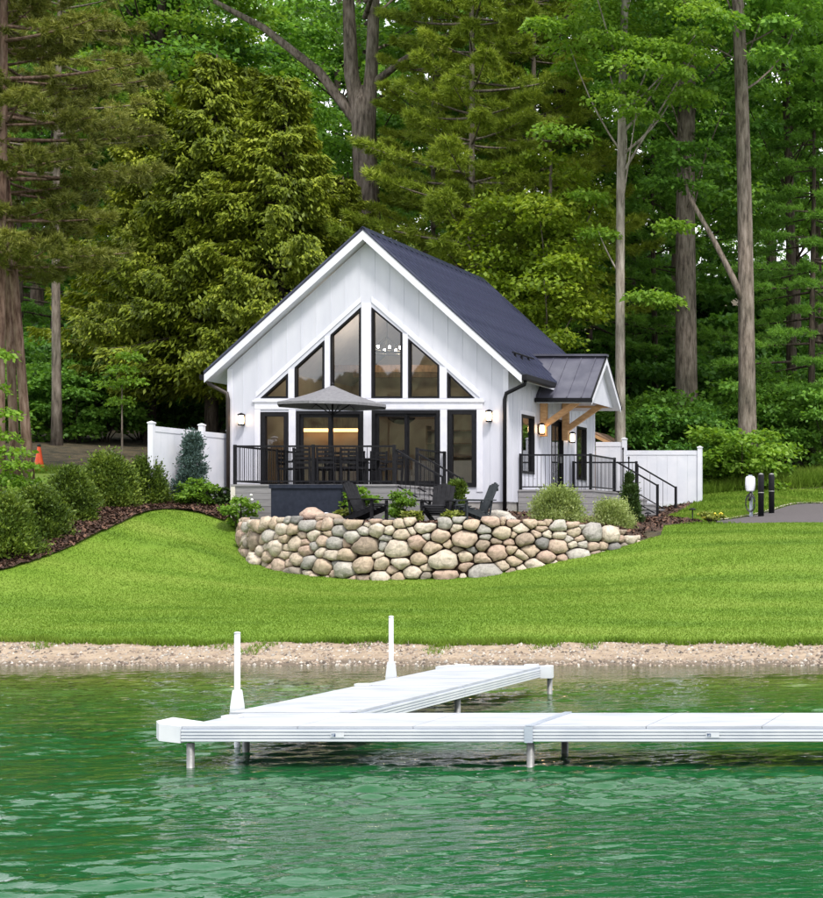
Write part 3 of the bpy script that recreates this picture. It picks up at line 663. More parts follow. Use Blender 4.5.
# roof
HWID = 4.38; Y0, Y1 = 48.22, 58.0
ze = ZR-SL*HWID
roof = MB()
for s in (-1, 1):
    xe = XR+s*HWID
    rf = MB().prism([(XR, Y0, ZR), (xe, Y0, ze), (xe, Y0, ze-.045), (XR, Y0, ZR-.045)], (0, Y1-Y0, 0)).build('roof', 'roof_metal', house, world=True)
    MB().prism([(XR, Y0+.05, ZR-.047), (xe-s*.03, Y0+.05, ze-.047+SL*.03), (xe-s*.03, Y0+.05, ze-.25+SL*.03), (XR, Y0+.05, ZR-.25)], (0, Y1-Y0-.1, 0)).build('soffit', 'white_trim', house, world=True)
    MB().prism([(XR, Y0+.015, ZR-.05), (xe-s*.005, Y0+.015, ze-.05), (xe-s*.005, Y0+.015, ze-.27), (XR, Y0+.015, ZR-.31)], (0, .033, 0)).build('rake_board', 'white_trim', house, world=True)
    sm_ = MB().beam((XR-house.location.x+s*.06, 0, ZR-house.location.z-SL*.06+.012), (xe-house.location.x-s*.01, 0, ze-house.location.z+.018), .035, .055).mesh('seam', 'roof_seam_glint')
    k = int((Y1-Y0)/.40)
    rep('seam', sm_, rf, [(0, Y0+.02+(Y1-Y0-.04)*i/k-HY0, 0) for i in range(k+1)])
    g_ = MB(); prof = [(0, 0), (s*.13, .02), (s*.13, -.10), (s*.10, -.14), (0, -.14)]
    for a, b in (((Y0+.03, 50.95), (54.3, Y1-.02)) if s > 0 else ((Y0+.03, Y1-.02),)):
        MB().prism([(xe+s*.003+u, a, ze-.06+v) for u, v in prof], (0, b-a, 0)).build('gutter', 'black_metal', house, world=True)
MB().prism([(XR-.16, Y0-.01, ZR-.11), (XR, Y0-.01, ZR+.055), (XR+.16, Y0-.01, ZR-.11), (XR, Y0-.01, ZR+.03)], (0, Y1-Y0+.02, 0)).build('ridge_cap', 'roof_metal', house, world=True)
MB().tube([(XR+3.75, Y0+1.2, ZR-SL*3.75+.12), (XR+3.75, 51.3, ZR-SL*3.75+.12)], .025, 6).build('snow_rail', 'black_metal', house, world=True)
for yy in np.arange(Y0+1.4, 51.3, .6): MB().box(XR+3.72, XR+3.78, yy-.02, yy+.02, ZR-SL*3.75-.02, ZR-SL*3.75+.11).build('snow_rail_bracket', 'black_metal', house, world=True)
# downpipes
MB().tube([(XR+HWID+.02, HY0-.1, ze-.19), (XR+HWID+.0, HY0-.1, ze-.30), (XRT-.02, HY0-.10, ze-.55), (XRT-.06, HY0-.10, ze-.72), (XRT-.06, HY0-.10, 2.62)], .055, 8).build('downpipe', 'black_metal', house, True, True)
MB().tube([(XR-HWID-.02, HY0-.1, ze-.19), (XR-HWID, HY0-.1, ze-.28), (XL+.02, HY0-.10, ze-.55), (XL+.05, HY0-.10, ze-.72), (XL+.05, HY0-.10, 2.8)], .055, 8).build('downpipe', 'brown_metal', house, True, True)
# entry roof
PA, PB, PR, PZE, PZR, PXE = 51.0, 54.2, 52.6, 6.10, 7.47, -14.22
for s, ye in ((-1, PA), (1, PB)):
    xi = XR+(ZR-PZR)/SL-.15; xi2 = XRT+.03
    poly = [(xi, PR, PZR), (PXE, PR, PZR), (PXE, ye, PZE), (xi2, ye, PZE)]
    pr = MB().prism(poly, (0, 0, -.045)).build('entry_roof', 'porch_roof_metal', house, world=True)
    MB().prism([(xi2, PR, PZR-.047), (PXE-.03, PR, PZR-.047), (PXE-.03, ye-s*.02, PZE-.03), (xi2, ye-s*.02, PZE-.03)], (0, 0, -.13)).build('soffit', 'white_trim', house, world=True)
    MB().prism([(PXE-.028, PR, PZR-.05), (PXE-.028, ye, PZE-.05), (PXE-.028, ye, PZE-.2), (PXE-.028, PR, PZR-.24)], (.03, 0, 0)).build('rake_board', 'white_trim', house, world=True)
    MB().beam((PXE-.01, PR, PZR+.01), (PXE-.01, ye, PZE+.01), .05, .03).build('rake_flashing', 'black_metal', house, world=True)
    for i in range(4):
        X_ = PXE-.32-.42*i; f_ = 1.0 if X_ > xi2 else .45
        MB().beam((X_, PR, PZR+.012), (X_, PR+(ye-PR)*f_, PZR+(PZE-PZR)*f_+.012), .028, .035).build('seam', 'porch_roof_metal', pr, world=True)
    MB().box(xi2, PXE+.01, ye+(.0 if s > 0 else -.11), ye+(.11 if s > 0 else 0), PZE-.13, PZE-.012).build('gutter', 'black_metal', house, world=True)
MB().beam((XR+(ZR-PZR)/SL-.15, PR, PZR+.03), (PXE+.02, PR, PZR+.03), .26, .06).build('ridge_cap', 'porch_roof_metal', house, world=True)
MB().prism([(PXE-.20, PA+.12, PZE-.08), (PXE-.20, PB-.12, PZE-.08), (PXE-.20, PR, PZR-.2)], (-.05, 0, 0)).build('gable_board', 'siding', house, world=True)
for yb in (51.5, 53.68):
    MB().box(XRT+.023, XRT+.2, yb-.085, yb+.085, 5.0, 6.2).build('timber_post', 'timber', house, world=True)
    MB().beam((XRT+.12, yb, 5.32), (PXE-.42, yb, 6.12), .13, .16).build('timber_brace', 'timber', house, world=True)
    MB().box(XRT+.21, PXE-.26, yb-.08, yb+.08, 6.0, 6.06).build('timber_beam', 'timber', house, world=True)
MB().box(PXE-.43, PXE-.255, PA+.2, PB-.2, 6.065, 6.25).build('timber_beam', 'timber', house, world=True)
# wall lanterns
def lantern(x, y, z, side):
    n = MB()
    if side: cx, cy = x+.10, y; n.box(x+.001, x+.03, y-.05, y+.05, z-.15, z+.15)
    else: cx, cy = x, y-.10; n.box(x-.05, x+.05, y-.03, y-.001, z-.15, z+.15)
    n.lathe([(.02, .19), (.10, .15), (.10, .12), (.02, .12)], 10, (cx, cy, z)); n.lathe([(.09, -.16), (.09, -.12), (.02, -.12)], 10, (cx, cy, z))
    b = n.build('lantern', 'black_metal', house, world=True)
    MB().lathe([(.055, -.118), (.065, -.05), (.065, .06), (.055, .118)], 10, (cx, cy, z)).build('lamp_glass', 'lamp_glow', b, True, True)
lantern(hx_(243.5), HY0-.022, hz_(420), False); lantern(hx_(490.5), HY0-.022, hz_(416.5), False)
lantern(XRT+.022, 51.27, 5.2, True); lantern(XRT+.022, 54.35, 5.12, True)
# chandelier and pendant inside
ch = thing('chandelier', 'ring chandelier of glowing bulbs hanging behind the tall gable window', 'chandelier', (-20.75, 52.4, 7.55))
th = np.linspace(0, 2*np.pi, 25)
MB().tube(np.c_[.52*np.cos(th), .52*np.sin(th), 0*th], .03, 6, False).build('ring', 'black_metal', ch, True)
MB().tube([(0, 0, .5), (0, 0, ztop(-20.75)-7.55+.05)], .012, 5).build('chain', 'black_metal', ch)
for k in range(10):
    a = 2*math.pi*k/10+.2; c_, s_ = .52*math.cos(a), .52*math.sin(a)
    MB().tube([(c_, s_, .02), (0, 0, .5)], .007, 4).build('cord', 'black_metal', ch)
    MB().lathe([(.01, .10), (.026, .115), (.034, .14), (.026, .165), (.01, .178)], 8, (c_, s_, 0)).build('bulb', 'bulb_glow', ch, True)
pe = thing('pendant_lamp', 'dark bowl pendant lamp hanging inside behind the left sliding door', 'lamp', (-20.55, 53.0, 5.45))
MB().lathe([(.02, .0), (.22, .04), (.36, .14), (.40, .2), (.38, .2), (.02, .06)], 16).build('shade', 'interior_dark', pe, True)
MB().tube([(0, 0, .05), (0, 0, ztop(-20.55)-5.45+.05)], .01, 5).build('cord', 'black_metal', pe)

# ------------------------------------------------------------------ decks and railings
def wloc(o):
    w = Vector((0, 0, 0))
    while o is not None: w += o.location; o = o.parent
    return w
BAL = {}
def railing(root, a, b, h=.98, pa=True, pb=True, drop_a=.0, drop_b=.0, gap=.115, low=.08, hand=False):
    """rail between a and b (x, y, floor z); posts, balusters are pieces of it"""
    a, b = Vector(a), Vector(b); d = b-a; n = max(1, int(Vector((d.x, d.y)).length/gap)); up = Vector((0, 0, h))
    top = MB().beam(a+up, b+up, .06, .045).build('railing', 'black_metal', root, world=True)
    MB().beam(a+Vector((0, 0, low)), b+Vector((0, 0, low)), .035, .035).build('bottom_rail', 'black_metal', top, world=True)
    w = wloc(top); hb = h-low-.03
    key = round(hb, 3)
    if key not in BAL: BAL[key] = MB().box(-.0055, .0055, -.0055, .0055, 0, hb).mesh('baluster', 'black_metal')
    rep('baluster', BAL[key], top, [tuple(a+d*(i/n)+Vector((0, 0, low+.012))-w) for i in range(1, n)])
    for p_, on, dr_ in ((a, pa, drop_a), (b, pb, drop_b)):
        if on: MB().box(p_.x-.035, p_.x+.035, p_.y-.035, p_.y+.035, p_.z-dr_, p_.z+h+.04).build('post', 'black_metal', top, world=True)
    return top
DX0, DX1, DY0, DY1 = -21.76, -17.57, 44.9, HY0-.03
deck = thing('deck', 'grey raised deck with black railing in front of the gable wall', 'deck', ((DX0+DX1)/2, DY0, 2.6))
MB().box(DX0-.02, DX1+.02, DY0-.03, DY1, ZD-.05, ZD).build('deck_floor', 'grey_board', deck, world=True)
for k in range(5):
    z1 = ZD-.056-.172*k; MB().box(DX0, DX1, DY0, DY0+.03, z1-.164, z1).build('skirt_board', 'grey_board', deck, world=True)
    MB().box(DX1-.03, DX1, DY0+.032, DY1, z1-.164, z1).build('skirt_board', 'grey_board', deck, world=True)
    MB().box(DX0, DX0+.03, DY0+.032, DY1, z1-.164, z1).build('skirt_board', 'grey_board', deck, world=True)
MB().box(DX0-.022, DX0+.09, DY0-.022, DY0-.002, 2.5, ZD-.052).build('corner_board', 'interior_pale', deck, world=True)
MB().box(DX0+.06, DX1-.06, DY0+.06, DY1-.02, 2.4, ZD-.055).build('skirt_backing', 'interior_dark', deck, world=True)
railing(deck, (DX0+.05, DY0+.06, ZD), (-19.7, DY0+.06, ZD)); railing(deck, (-19.7, DY0+.06, ZD), (DX1-.05, DY0+.06, ZD), pa=False)
railing(deck, (DX0+.05, DY0+.1, ZD), (DX0+.05, DY1-.05, ZD), pa=False)
SY0, SY1 = 45.0, 46.45
railing(deck, (DX1-.05, SY1+.06, ZD), (DX1-.05, DY1-.05, ZD))
for k in range(4):
    x0 = DX1+.022+.29*k; z1 = ZD-.17*(k+1); MB().box(x0, x0+.31, SY0, SY1, z1-.05, z1).build('step_tread', 'grey_board', deck, world=True)
    MB().box(x0+.002, x0+.285, SY0+.02, SY1-.02, 2.45, z1-.052).build('step_side', 'grey_board', deck, world=True)
for yy in (SY0+.04, SY1-.04): railing(deck, (DX1-.03, yy, ZD-.1), (DX1+1.18, yy, ZD-.80), .98, pa=False, drop_b=.1, gap=.12)

PX1, PY0, PY1 = -13.78, 49.4, 54.6
porch = thing('entry_porch', 'grey entry porch with black railing and side steps beneath the timber-braced entry roof', 'porch', (-14.8, PY0, 2.6))
MB().box(XRT+.03, PX1+.02, PY0-.02, PY1, ZD-.07, ZD-.02).build('porch_floor', 'grey_board', porch, world=True)
for k in range(5):
    z1 = ZD-.076-.172*k; MB().box(XRT+.03, PX1, PY0, PY0+.03, z1-.164, z1).build('skirt_board', 'grey_board', porch, world=True)
    MB().box(PX1-.03, PX1, PY0+.032, PY1, z1-.164, z1).build('skirt_board', 'grey_board', porch, world=True)
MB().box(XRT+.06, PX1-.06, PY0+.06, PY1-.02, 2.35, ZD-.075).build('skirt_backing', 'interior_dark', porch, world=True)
zf = ZD-.02
railing(porch, (XRT+.08, PY0+.05, zf), (PX1-.05, PY0+.05, zf)); railing(porch, (PX1-.05, PY0+.1, zf), (PX1-.05, 52.0, zf), pa=False)
railing(porch, (XRT+.10, PY1-.05, zf), (PX1-.05, PY1-.05, zf))
for k in range(4):
    x0 = PX1+.022+.28*k; z1 = zf-.16*(k+1); MB().box(x0, x0+.30, 52.06, 54.5, z1-.05, z1).build('step_tread', 'grey_board', porch, world=True)
    MB().box(x0+.002, x0+.275, 52.08, 54.48, 2.35, z1-.052).build('step_side', 'grey_board', porch, world=True)
for yy in (52.1, 54.46): railing(porch, (PX1, yy, zf-.06), (PX1+1.2, yy, zf-.76), .95, pa=(yy > 53), drop_b=.18, gap=.3)

# ------------------------------------------------------------------ fences
def fence_panel(root, a, b, zb_, zt_):
    a, b = Vector((a[0], a[1], 0)), Vector((b[0], b[1], 0)); d = (b-a); n = max(2, int(d.length/.30))
    for zz, hh in ((zt_-.07, .14), (zb_+.07, .14)):
        MB().beam(a+Vector((0, 0, zz)), b+Vector((0, 0, zz)), .055, hh).build('fence_rail', 'vinyl', root, world=True)
    for i in range(n):
        p0 = a+d*(i/n)+d.normalized()*.002; p1 = a+d*((i+1)/n)-d.normalized()*.002; zc = (zb_+zt_)/2
        MB().beam(p0+Vector((0, 0, zc)), p1+Vector((0, 0, zc)), .028, zt_-zb_-.28).build('fence_board', 'vinyl', root, world=True)
def fence_post(root, x, y, z0, z1):
    p = MB().box(x-.065, x+.065, y-.065, y+.065, z0, z1).build('fence_post', 'vinyl', root, world=True)
    MB().add([(x-.08, y-.08, z1+.001), (x+.08, y-.08, z1+.001), (x+.08, y+.08, z1+.001), (x-.08, y+.08, z1+.001), (x-.08, y-.08, z1+.03), (x+.08, y-.08, z1+.03), (x+.08, y+.08, z1+.03), (x-.08, y+.08, z1+.03), (x, y, z1+.07)],
             [(3, 2, 1, 0), (0, 1, 5, 4), (1, 2, 6, 5), (2, 3, 7, 6), (3, 0, 4, 7), (4, 5, 8), (5, 6, 8), (6, 7, 8), (7, 4, 8)]).build('post_cap', 'vinyl', p, world=True)
fl = thing('privacy_fence', 'white vinyl privacy fence running back to the house corner with the downpipe', 'fence', (-23.95, 45.2, 2.9))
fence_post(fl, -23.98, 45.2, 2.6, 4.98); fence_post(fl, -23.86, 47.55, 2.7, 5.07)
fence_panel(fl, (-23.975, 45.27), (-23.863, 47.48), 3.08, 4.92); fence_panel(fl, (-23.855, 47.62), (-23.78, 48.9), 3.08, 4.92); fence_post(fl, -23.78, 48.95, 2.7, 5.0)
FYR = 55.4
fr_ = thing('privacy_fence', 'white vinyl privacy fence behind the entry steps, stepped down at one post', 'fence', (-12, FYR, 2.7))
x0, x1, x2 = xs(596, FYR), xs(624.5, FYR), xs(700, FYR)
fence_panel(fr_, (x0, FYR), (x1-.07, FYR), 2.9, zs(442, FYR)); fence_post(fr_, x1, FYR, 2.5, zs(439.5, FYR))
fence_panel(fr_, (x1+.07, FYR), (x2-.07, FYR), zs(507, FYR), zs(450.5, FYR)); fence_post(fr_, x2, FYR, 2.6, zs(448, FYR))
# small shed roof showing over that fence
sx, sy = xs(594, 59.5), 59.5; sh = thing('shed', 'small brown-roofed shed peeking over the white fence beside the house', 'shed', (sx, sy, 3.2))
MB().box(-.9, .5, .1, 1.9, -.2, 1.75).build('shed_wall', 'interior_wood', sh)
for s in (-1, 1):
    MB().prism([(-.1, 0, zs(431, 59.5)-3.2), (-.1+s*.85, 0, zs(431, 59.5)-3.2-.42), (-.1+s*.85, 0, zs(431, 59.5)-3.25-.42), (-.1, 0, zs(431, 59.5)-3.25)], (0, 2, 0)).build('shed_roof', 'shed_roof', sh)
    MB().prism([(-.1, -.03, zs(431, 59.5)-3.25), (-.1+s*.85, -.03, zs(431, 59.5)-3.25-.42), (-.1+s*.85, -.03, zs(431, 59.5)-3.36-.42), (-.1, -.03, zs(431, 59.5)-3.36)], (0, .03, 0)).build('fascia_board', 'timber', sh)

# ------------------------------------------------------------------ fieldstone retaining wall
ws = thing('retaining_wall', 'curved fieldstone retaining wall below the deck', 'wall', (-17, 40.4, 1.0))
dW = smooth = np.array(wall_xy)
for _ in range(2):
    q = [dW[0]]
    for i in range(len(dW)-1): q += [dW[i]*.75+dW[i+1]*.25, dW[i]*.25+dW[i+1]*.75]
    dW = np.array(q+[dW[-1]])
arc = np.r_[0, np.cumsum(np.linalg.norm(np.diff(dW, axis=0), axis=1))]; LW = arc[-1]
ctl = np.r_[0, np.cumsum(np.linalg.norm(np.diff(np.array(wall_xy), axis=0), axis=1))]; ctl = ctl/ctl[-1]*LW
zbt = np.array([zs(b, Y) for _, b, _, Y in WALL])-.10; ztt = np.array([zs(t_, Y) for _, _, t_, Y in WALL])
def wpos(s, t, d):
    X = np.interp(s, arc, dW[:, 0]); Y = np.interp(s, arc, dW[:, 1]); e = .15
    tx = np.interp(s+e, arc, dW[:, 0])-np.interp(s-e, arc, dW[:, 0]); ty = np.interp(s+e, arc, dW[:, 1])-np.interp(s-e, arc, dW[:, 1]); l = math.hypot(tx, ty)+1e-9
    nx_, ny_ = ty/l, -tx/l; dd = d-(t-np.interp(s, ctl, zbt))*.10
    return (X+nx_*dd, Y+ny_*dd, t)
rs = np.random.default_rng(42)
sites = []
s_ = 0.1; row = 0; AN = 1.35       # stones wider than tall
tries = 0
while tries < 9000:
    tries += 1; s = rs.uniform(0, LW); lo, hi = np.interp(s, ctl, zbt), np.interp(s, ctl, ztt); t_ = rs.uniform(lo, max(hi, lo+.1))
    f_ = (t_-lo)/max(hi-lo, .2); rad = (.215-.075*f_)*rs.choice([.58, .85, 1.08, 1.42])
    if all(((s-a)/AN)**2+(t_-b)**2 > (.5*(rad+r_)*1.45)**2 for a, b, r_ in sites): sites.append((s, t_, rad))
S = np.array(sites)
def cell(i):
    s, t_, r_ = S[i]; poly = [(-.6, -.6), (.6, -.6), (.6, .6), (-.6, .6)]
    lo, hi = np.interp(s, ctl, zbt)-t_, np.interp(s, ctl, ztt)+.02+.075*math.sin(s*7.3+i*1.7)-t_
    planes = [((0, -1), -lo+.05), ((0, 1), max(hi, .06))]
    if s < .45: planes.append(((-1, 0), s/AN))
    if LW-s < .45: planes.append(((1, 0), (LW-s)/AN))
    for j in range(len(S)):
        if j == i: continue
        d = np.array([(S[j, 0]-s)/AN, S[j, 1]-t_]); D2 = d@d
        if D2 > 1.2: continue
        planes.append((tuple(d/math.sqrt(D2)), (D2+r_**2-S[j, 2]**2)/(2*math.sqrt(D2))))
    for (nx_, ny_), c in planes:
        o = []; k = len(poly)
        for a in range(k):
            p0, p1 = poly[a], poly[(a+1) % k]; d0, d1 = p0[0]*nx_+p0[1]*ny_-c, p1[0]*nx_+p1[1]*ny_-c
            if d0 <= 0: o.append(p0)
            if d0*d1 < 0: w_ = d0/(d0-d1); o.append((p0[0]+(p1[0]-p0[0])*w_, p0[1]+(p1[1]-p0[1])*w_))
        poly = o
        if len(poly) < 3: return None
    return poly
for i in range(len(S)):
    pl = cell(i)
    if pl is None: continue
    P = np.array(pl); c = P.mean(0)
    # radial outline, rounded
    NP = 13; R_ = []
    for k in range(NP):
        a = 2*math.pi*k/NP; d = np.array([math.cos(a), math.sin(a)]); best = 9
        for q in range(len(P)):
            A0, B0 = P[q]-c, P[(q+1) % len(P)]-c; e = B0-A0; den = d[0]*e[1]-d[1]*e[0]
            if abs(den) > 1e-9:
                tt = (A0[0]*e[1]-A0[1]*e[0])/den; uu = (A0[0]*d[1]-A0[1]*d[0])/den
                if tt > 0 and -1e-6 <= uu <= 1+1e-6: best = min(best, tt)
        R_.append(best if best < 9 else .05)
    R_ = np.array(R_); R_ = np.minimum(R_, 2.0*np.median(R_))
    R_ = .03*np.roll(R_, 1)+.94*R_+.03*np.roll(R_, -1); R_ = R_*1.02-.006; R_ = np.maximum(R_, .025)
    mr_ = R_.mean(); dep = min(.16, mr_*.75)*rs.uniform(.8, 1.25); off = rs.uniform(-.02, .035)
    org = np.array(wpos(S[i, 0], S[i, 1], 0)); verts = []
    tx_, tz_ = rs.normal(0, .12, 2)
    for sc_, dp_ in ((.75, -.12), (1.0, -.02), (.90, .68), (.52, .96)):
        for k in range(NP):
            a = 2*math.pi*k/NP; rr = R_[k]*sc_*rs.uniform(.90, 1.06); u, v = c[0]+rr*math.cos(a), c[1]+rr*math.sin(a)
            dpp = (dp_*dep*rs.uniform(.72, 1.15) if dp_ > 0 else dp_)+off+(u-c[0])*tx_+(v-c[1])*tz_
            verts.append(np.array(wpos(S[i, 0]+u*AN, S[i, 1]+v, dpp))-org)
    verts.append(np.array(wpos(S[i, 0]+c[0]*AN, S[i, 1]+c[1], dep+off))-org)
    fc = [(r0*NP+k, r0*NP+(k+1) % NP, (r0+1)*NP+(k+1) % NP, (r0+1)*NP+k) for r0 in range(3) for k in range(NP)]+[(3*NP+k, 3*NP+(k+1) % NP, 4*NP) for k in range(NP)]
    o = MB().add(verts, fc).build('stone', 'fieldstone', ws, True); o.location = Vector(org)-ws.location
core = MB(); kk = 60; cv = []
for i in range(kk+1):
    s = LW*i/kk
    for t_ in (np.interp(s, ctl, zbt)-.1, np.interp(s, ctl, ztt)-.09): cv.append(wpos(s, t_, -.085))
core.add(cv, [(2*i, 2*i+2, 2*i+3, 2*i+1) for i in range(kk)]).build('earth_core', 'mulch', ws, world=True)

def blob(seed, r, n=14, rough=.14):
    b = MB(); q = np.random.default_rng(seed); vs_ = []; rows = 8
    ph = q.uniform(0, 6.28, 6)
    for i in range(rows+1):
        th = math.pi*i/rows
        for k in range(n):
            a = 2*math.pi*k/n; d = np.array([math.sin(th)*math.cos(a), math.sin(th)*math.sin(a), math.cos(th)])
            w = 1+rough*(math.sin(3*d[0]+ph[0])+math.sin(4*d[1]+ph[1])+math.sin(5*d[2]+ph[2])*.6+math.sin(6*d[0]*d[1]+ph[3])*.5)
            vs_.append(d*w*np.array(r))
    b.add(vs_, [(i*n+k, (i+1)*n+k, (i+1)*n+(k+1) % n, i*n+(k+1) % n) for i in range(rows) for k in range(n)])
    return b
for i, (px, py, Y, r_, lb) in enumerate([(311, 517, 42.3, (.30, .26, .22), 'pinkish peaked boulder on the mulch before the dark deck box'), (330, 519, 42.2, (.38, .2, .14), 'long flat boulder leaning beside the pinkish peaked boulder'),
                                         (500, 517, 43.8, (.30, .25, .19), 'rounded boulder at the foot of the black downpipe'), (509, 520, 42.9, (.17, .15, .15), 'small boulder standing before the black downpipe')]):
    o = tag(blob(60+i, r_).build('boulder', 'fieldstone', None, True), lb, 'boulder', 'loose boulders on the terrace'); x_, y_, z_ = at(px, py, Y); o.location = (x_, y_, z_)

# ------------------------------------------------------------------ dock
DZ = .365
dock = thing('dock', 'white L-shaped aluminium dock standing on legs in the green water', 'dock', (-7.5, 16.9, 0))
FY0, FY1 = 15.75, 16.95
def dock_section(x0, x1, y0, y1, along):
    """frame with ribbed rails on all sides, panels across the top"""
    fr = MB(); t = .05
    fr.box(x0, x1, y0, y0+t, DZ-.128, DZ-.012); fr.box(x0, x1, y1-t, y1, DZ-.128, DZ-.012)
    fr.box(x0, x0+t, y0+t+.001, y1-t-.001, DZ-.128, DZ-.012); fr.box(x1-t, x1, y0+t+.001, y1-t-.001, DZ-.128, DZ-.012)
    o = fr.build('frame', 'dock_alu', dock, world=True)
    for k in range(4):
        z = DZ-.122+.029*k
        for a in ((x0+.004, x1-.004, y0-.012, y0-.001), (x0+.004, x1-.004, y1+.001, y1+.012)) if along == 'x' else ((x0-.012, x0-.001, y0+.004, y1-.004), (x1+.001, x1+.012, y0+.004, y1-.004)):
            MB().box(*a, z, z+.017).build('frame_rib', 'dock_white', o, world=True)
    n = 3; L_ = (x1-x0) if along == 'x' else (y1-y0)
    for k in range(n):
        a, b = L_*k/n+.004, L_*(k+1)/n-.004
        if along == 'x': MB().box(x0+a, x0+b, y0+.012, y1-.012, DZ-.010, DZ+.012).build('deck_panel', 'dock_deck', dock, world=True)
        else: MB().box(x0+.012, x1-.012, y0+a, y0+b, DZ-.010, DZ+.012).build('deck_panel', 'dock_deck', dock, world=True)
X0 = -8.09
for k in range(3): dock_section(X0+3.14*k, X0+3.14*(k+1)-.015, FY0, FY1, 'x')
FX0, FX1 = -8.27, -7.06
dock_section(FX0, FX1, FY1+.035, FY1+.035+3.06, 'y'); dock_section(FX0, FX1, FY1+3.11, FY1+3.11+3.06, 'y')
FE = FY1+6.17
for k in (1, 2):
    MB().box(X0+3.14*k-.04, X0+3.14*k+.025, FY0-.015, FY1+.01, DZ+.013, DZ+.022).build('joint_strip', 'dock_alu', dock, world=True)
    MB().box(X0+3.14*k-.045, X0+3.14*k+.03, FY0-.022, FY0-.013, DZ-.135, DZ+.01).build('joint_plate', 'dock_alu', dock, world=True)
def corner(cx, cy, sx_, sy_):
    pts = [(0, 0)]+[(sx_*.15*math.cos(a)**.8, sy_*.27*math.sin(a)**.8) for a in np.linspace(0, math.pi/2, 7)]
    MB().prism([(cx+u, cy+v, DZ-.14) for u, v in pts], (0, 0, .155)).build('corner_bumper', 'dock_white', dock, world=True)
MB().prism([(X0-.002, FY0-.01, DZ-.14), (X0-.20, FY0+.0, DZ-.12), (X0-.265, FY0+.08, DZ-.10), (X0-.28, FY0+.4, DZ-.10), (X0-.002, FY0+.4, DZ-.14)], (0, 0, .152)).build('corner_bumper', 'dock_white', dock, world=True)
corner(FX1+.002, FE-.25, 1, 1); corner(FX0-.002, FE-.25, -1, 1)
for x_, y_ in ((X0+.10, FY0+.75), (FX0+.15, FE-.12), (FX1-.15, FE-.12), (FX0+.07, FY1+3.07), (FX1-.05, FY1+.1)):
    MB().box(x_-.08, x_+.08, y_-.06, y_+.06, DZ+.013, DZ+.035).build('cleat_pad', 'dock_white', dock, world=True)
lm = MB().tube([(0, 0, -4.2), (0, 0, .22)], .035, 8).mesh('leg', 'dock_leg', True)
rep('leg', lm, dock, [(x_+7.5, y_-16.9, 0) for x_, y_ in ((X0+.06, FY0+.05), (X0+.06, FY1-.1), (X0+3.13, FY0+.05), (X0+3.13, FY1-.1), (X0+6.27, FY0+.05), (X0+6.27, FY1-.1), (FX0+.05, FY1+3.07), (FX1-.06, FY1+3.07), (FX0+.06, FE-.05), (FX1+.10, FE-.15))])
for px in (338, 713):
    q = xs(px, FY0); pl_ = MB().box(q-.06, q+.06, FY0-.018, FY0-.0125, DZ-.088, DZ-.042).build('maker_plate', 'dock_white', dock, world=True)
    MB().box(q-.05, q-.015, FY0-.0205, FY0-.0185, DZ-.08, DZ-.05).build('plate_mark', 'plate_blue', pl_, world=True)
for i, yp in enumerate((17.33, 21.2)):
    xp = FX0-.075
    pp = MB().tube([(xp, yp, -3.0), (xp, yp, 1.12 if i == 0 else 1.10)], .028, 10).build('dock_pole', 'dock_white', dock, True, True)
    MB().add([(xp+a*w, yp+b*w, z) for z, w in ((DZ-.20, .045), (DZ+.02, .050), (DZ+.19, .034), (DZ+.20, .030)) for a, b in ((-1, -1), (1, -1), (1, 1), (-1, 1))],
             [(3, 2, 1, 0)]+[(r0*4+k, r0*4+(k+1) % 4, r0*4+4+(k+1) % 4, r0*4+4+k) for r0 in range(3) for k in range(4)]+[(12, 13, 14, 15)]).build('pole_sleeve', 'dock_white', pp, world=True)
    MB().lathe([(.031, 0), (.031, .015), (.01, .022)], 8, (xp, yp, 1.10 if i else 1.12)).build('pole_cap', 'dock_white', pp, True, True)

# ------------------------------------------------------------------ things on and around the deck
def adirondack(loc, rz, label, mat='chair_black'):
    t = thing('adirondack_chair', label, 'chair', loc, rz, 'adirondack chairs on the terrace')
    for s in (-1, 1):
        MB().beam((s*.30, -.36, 0), (s*.30, -.36, .54), .09, .035, (0, 1, 0)).build('front_leg', mat, t)
        MB().beam((s*.255, -.40, .36), (s*.255, .50, .02), .035, .13).build('seat_rail', mat, t)
        MB().beam((s*.34, -.46, .56), (s*.34, .34, .56), .15, .028).build('armrest', mat, t)
        MB().beam((s*.30, .22, .20), (s*.30, .27, .545), .06, .03, (0, 1, 0)).build('arm_support', mat, t)
    for k in range(6):
        f_ = k/5; MB().beam((-.28, -.38+.55*f_, .435-.21*f_), (.28, -.38+.55*f_, .435-.21*f_), .095, .022, (0, -.38, 1)).build('seat_slat', mat, t)
    for k in range(5):
        xx = (k-2)*.108; top = 1.0-.03*abs(k-2)
        MB().beam((xx*.86, .17, .24), (xx, .17+(top-.24)*.42, top), .10, .022, (0, -1, .4)).build('back_slat', mat, t)
    for zz in (.42, .82): MB().beam((-.28, .19+(zz-.24)*.42, zz), (.28, .19+(zz-.24)*.42, zz), .03, .07, (0, 0, 1)).build('back_brace', mat, t)
    return t
def tz(x, y): return float(terrace_z(np.array([x]), np.array([y]))[0])
for px, Y, rz, lb, mt in [(366, 42.9, math.radians(78), 'black adirondack chair turned sideways beside the dark deck box', 'chair_black'), (439, 43.3, math.radians(4), 'black adirondack chair seen square on between the other two', 'chair_black'),
                          (476, 42.8, math.radians(-48), 'dark slate adirondack chair turned sideways before the narrow tall window', 'chair_slate')]:
    x_ = xs(px, Y); adirondack((x_, Y, tz(x_, Y)+.02), rz, lb, mt)
bx0, bx1 = xs(271, 43.95), xs(343, 43.95)
